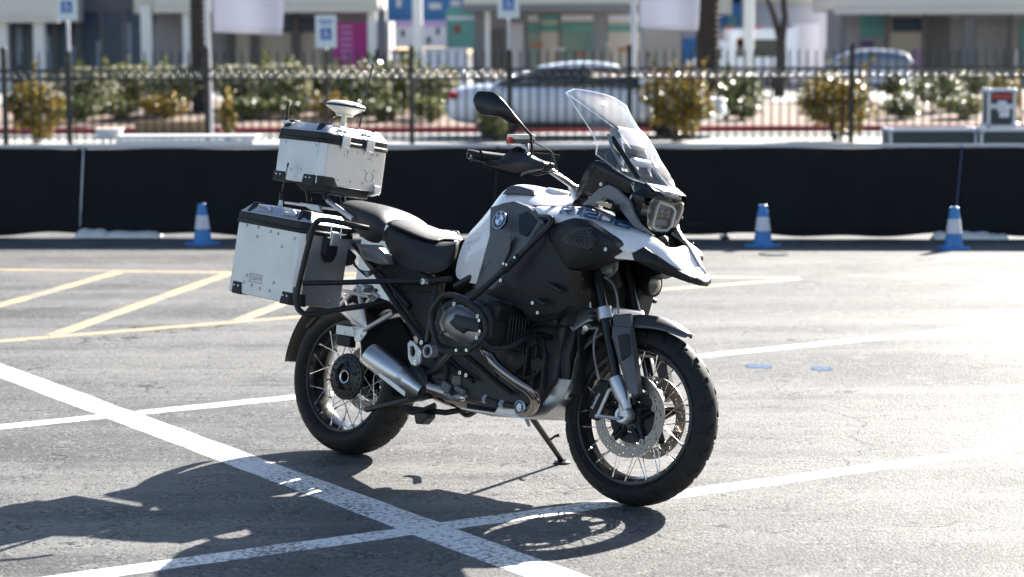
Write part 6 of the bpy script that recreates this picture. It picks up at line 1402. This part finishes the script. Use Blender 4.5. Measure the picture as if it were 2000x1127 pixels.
T_('lid', MB().loop_loft([tin(-.037, .0), tin(-.072, .036)]), 'alu', bevel=.003)
for (a, y, s, sy) in ((0, -WT, 1, 1), (0, WT, 1, -1), (Lside, -WT, -1, 1), (Lside, WT, -1, -1)):
    T_('lid_corner', MB().loop_loft([[tcp(a + s * dx, y + sy * dy, -.024) for dx, dy in ((-.020, .020), (.0, -.006), (.035, -.006), (.035, .06), (-.02, .06))], [tcp(a + s * dx, y + sy * dy, -.078) for dx, dy in ((.010, .050), (.02, .030), (.048, .030), (.048, .07), (.01, .07))]]), 'black_plastic', bevel=.004)
    T_('corner_guard', MB().loop_loft([[tcp(a + s * dx, y + sy * dy, Hc + .006) for dx, dy in ((-.012, .02), (.0, -.005), (.075, -.005), (.075, .07), (-.012, .07))], [tcp(a + s * dx, y + sy * dy, Hc - .035) for dx, dy in ((-.012, .02), (.0, -.005), (.065, -.005), (.065, .001), (-.010, .03))]]), 'black_plastic', bevel=.003)
    for k in (.022, .046): T_('guard_rivet', MB().lathe(tcp(a + s * k, y - sy * .005, Hc - .022), (0, -sy, 0), [(.005, 0), (.004, .004), (.0002, .005)], 10), 'steel')
T_('corner_guard', MB().loop_loft([[tcp(a, y, Hc + .006) for a, y in ((Lside - .03, -.194), (Lside + .03, -.178), (Lfront + .006, -.12), (Lfront + .006, -.09), (Lside, -.10))], [tcp(a, y, Hc - .035) for a, y in ((Lside - .02, -.194), (Lside + .03, -.178), (Lfront + .006, -.125), (Lfront, -.115), (Lside, -.15))]]), 'black_plastic', bevel=.003)
for y in (-.085, .055):
    T_('latch', MB().loop_loft([[tcp(Lfront + x, y + dy, h) for x, h in ((.004, -.040), (.014, -.040), (.016, -.008), (.012, .014), (.004, .014))] for dy in (-.022, .022)]), 'silver', bevel=.003)
    T_('latch_bail', MB().tube([tcp(Lfront + .008, y - .018, -.040), tcp(Lfront - .02, y - .018, -.072), tcp(Lfront - .02, y + .018, -.072), tcp(Lfront + .008, y + .018, -.040)], .0032, 6), 'chrome')
    T_('latch_plate', MB().loop_loft([[tcp(Lfront - .012 - k * .04, y + dy, -.052 - k * .02) for dy in (-.026, .026)] + [tcp(Lfront - .012 - k * .04, y + dy, -.057 - k * .02) for dy in (.026, -.026)] for k in (0, 1)]), 'silver', bevel=.001)
    T_('brace_mark', MB().tube([tcp(Lfront + .0005, y + .022, .02), tcp(Lfront + .0005, y + .034, .055)], .0016, 5), 'alu_dark')
for a, h in ((.045, .018), (Lside - .02, .018), (.10, Hc - .045), (.16, Hc - .05)): T_('rivet', MB().lathe(tcp(a, -WT, h), (0, -1, 0), [(.005, 0), (.004, .0035), (.0002, .004)], 10), 'steel')
for y, h in ((-.10, .022), (-.055, .026), (.0, .022), (.035, .022), (.09, .022), (.115, .02), (-.09, Hc - .03), (-.02, Hc - .03), (.05, Hc - .03), (-.075, .042), (.07, .042), (.055, Hc * .52), (.108, Hc * .50), (.112, Hc * .82), (.058, Hc * .82)): T_('rivet', MB().lathe(tcp(Lfront, y, h), f1, [(.005, 0), (.004, .0035), (.0002, .004)], 10), 'steel')
T_('round_mark', MB().lathe(tcp(Lfront + .001, .083, Hc * .67), f1, [(.0205, -.001), (.0205, .0012), (.0222, .0012), (.0222, -.001)], 30), 'alu_dark')
T_('front_foot', MB().prism([tcp(Lfront - .01, .105, Hc - .03), tcp(Lfront + .02, .105, Hc - .026), tcp(Lfront + .02, .105, Hc + .008), tcp(Lfront - .02, .105, Hc + .02)], (0, .03, 0)), 'silver', bevel=.002)
# antennas and dome
dp = tcp(.155, .02, -.072); upv = -f2
T_('dome_post', MB().lathe(dp, upv, [(.014, -.004), (.011, .006), (.011, .052), (.018, .056)], 16), 'ivory')
T_('dome_base', MB().lathe(dp + upv * .052, upv, [(.0002, .0), (.036, .0), (.040, .010), (.060, .022), (.083, .034), (.085, .038)], 40), 'ivory')
T_('dome_seam', MB().lathe(dp + upv * .052, upv, [(.085, .037), (.0862, .039), (.0862, .044), (.085, .046)], 40), 'engine_black')
T_('dome_top', MB().lathe(dp + upv * .052, upv, [(.085, .045), (.078, .052), (.058, .060), (.03, .064), (.0002, .065)], 40), 'ivory')
T_('dome_cable', MB().tube(smooth_path([dp + upv * .055 + Vector((-.03, -.01, 0)), dp + upv * .045 + Vector((-.055, -.012, 0)), dp + upv * .015 + Vector((-.06, -.012, 0)), dp + Vector((-.04, -.01, .0))], 6), .003, 6), 'cable')
a0 = tcp(.02, -.165, -.07)
T_('stub_antenna', MB().tube([B(560, 234, -.15), B(563.5, 198, -.15)], [.0065, .005], 8).lathe(B(560, 236, -.15), upv, [(.009, -.02), (.009, .004)], 10), 'black_plastic')
T_('stub_bracket', MB().box(B(566, 240, -.155), (.07, .03, .014), Matrix.Rotation(.15, 3, 'Y')), 'silver', bevel=.003)
w0, w1 = B(702, 248, .06), B(728, 127, .06)
T_('whip_antenna', MB().tube([w0, w0.lerp(w1, .5) + Vector((-.004, 0, 0)), w1], [.0042, .0032, .0028], 6).ball(w1, .006, 6).tube([w0.lerp(w1, .93), w1], .0038, 6), 'cable')
v0_, v1_ = B(551, 374, -.22), B(563, 318, -.22)
part('short_antenna', MB().tube([v0_, v1_], [.0030, .0022], 6).tube([v0_.lerp(v1_, .86), v1_], .0042, 6).tube([B(549, 392, -.25), B(548.5, 378, -.24)], [.009, .006], 8), 'cable')
part('antenna_mount', MB().lathe(B(548, 397, -.25), (0, 0, 1), [(.011, -.012), (.008, .0), (.008, .012), (.0002, .013)], 12), 'silver')
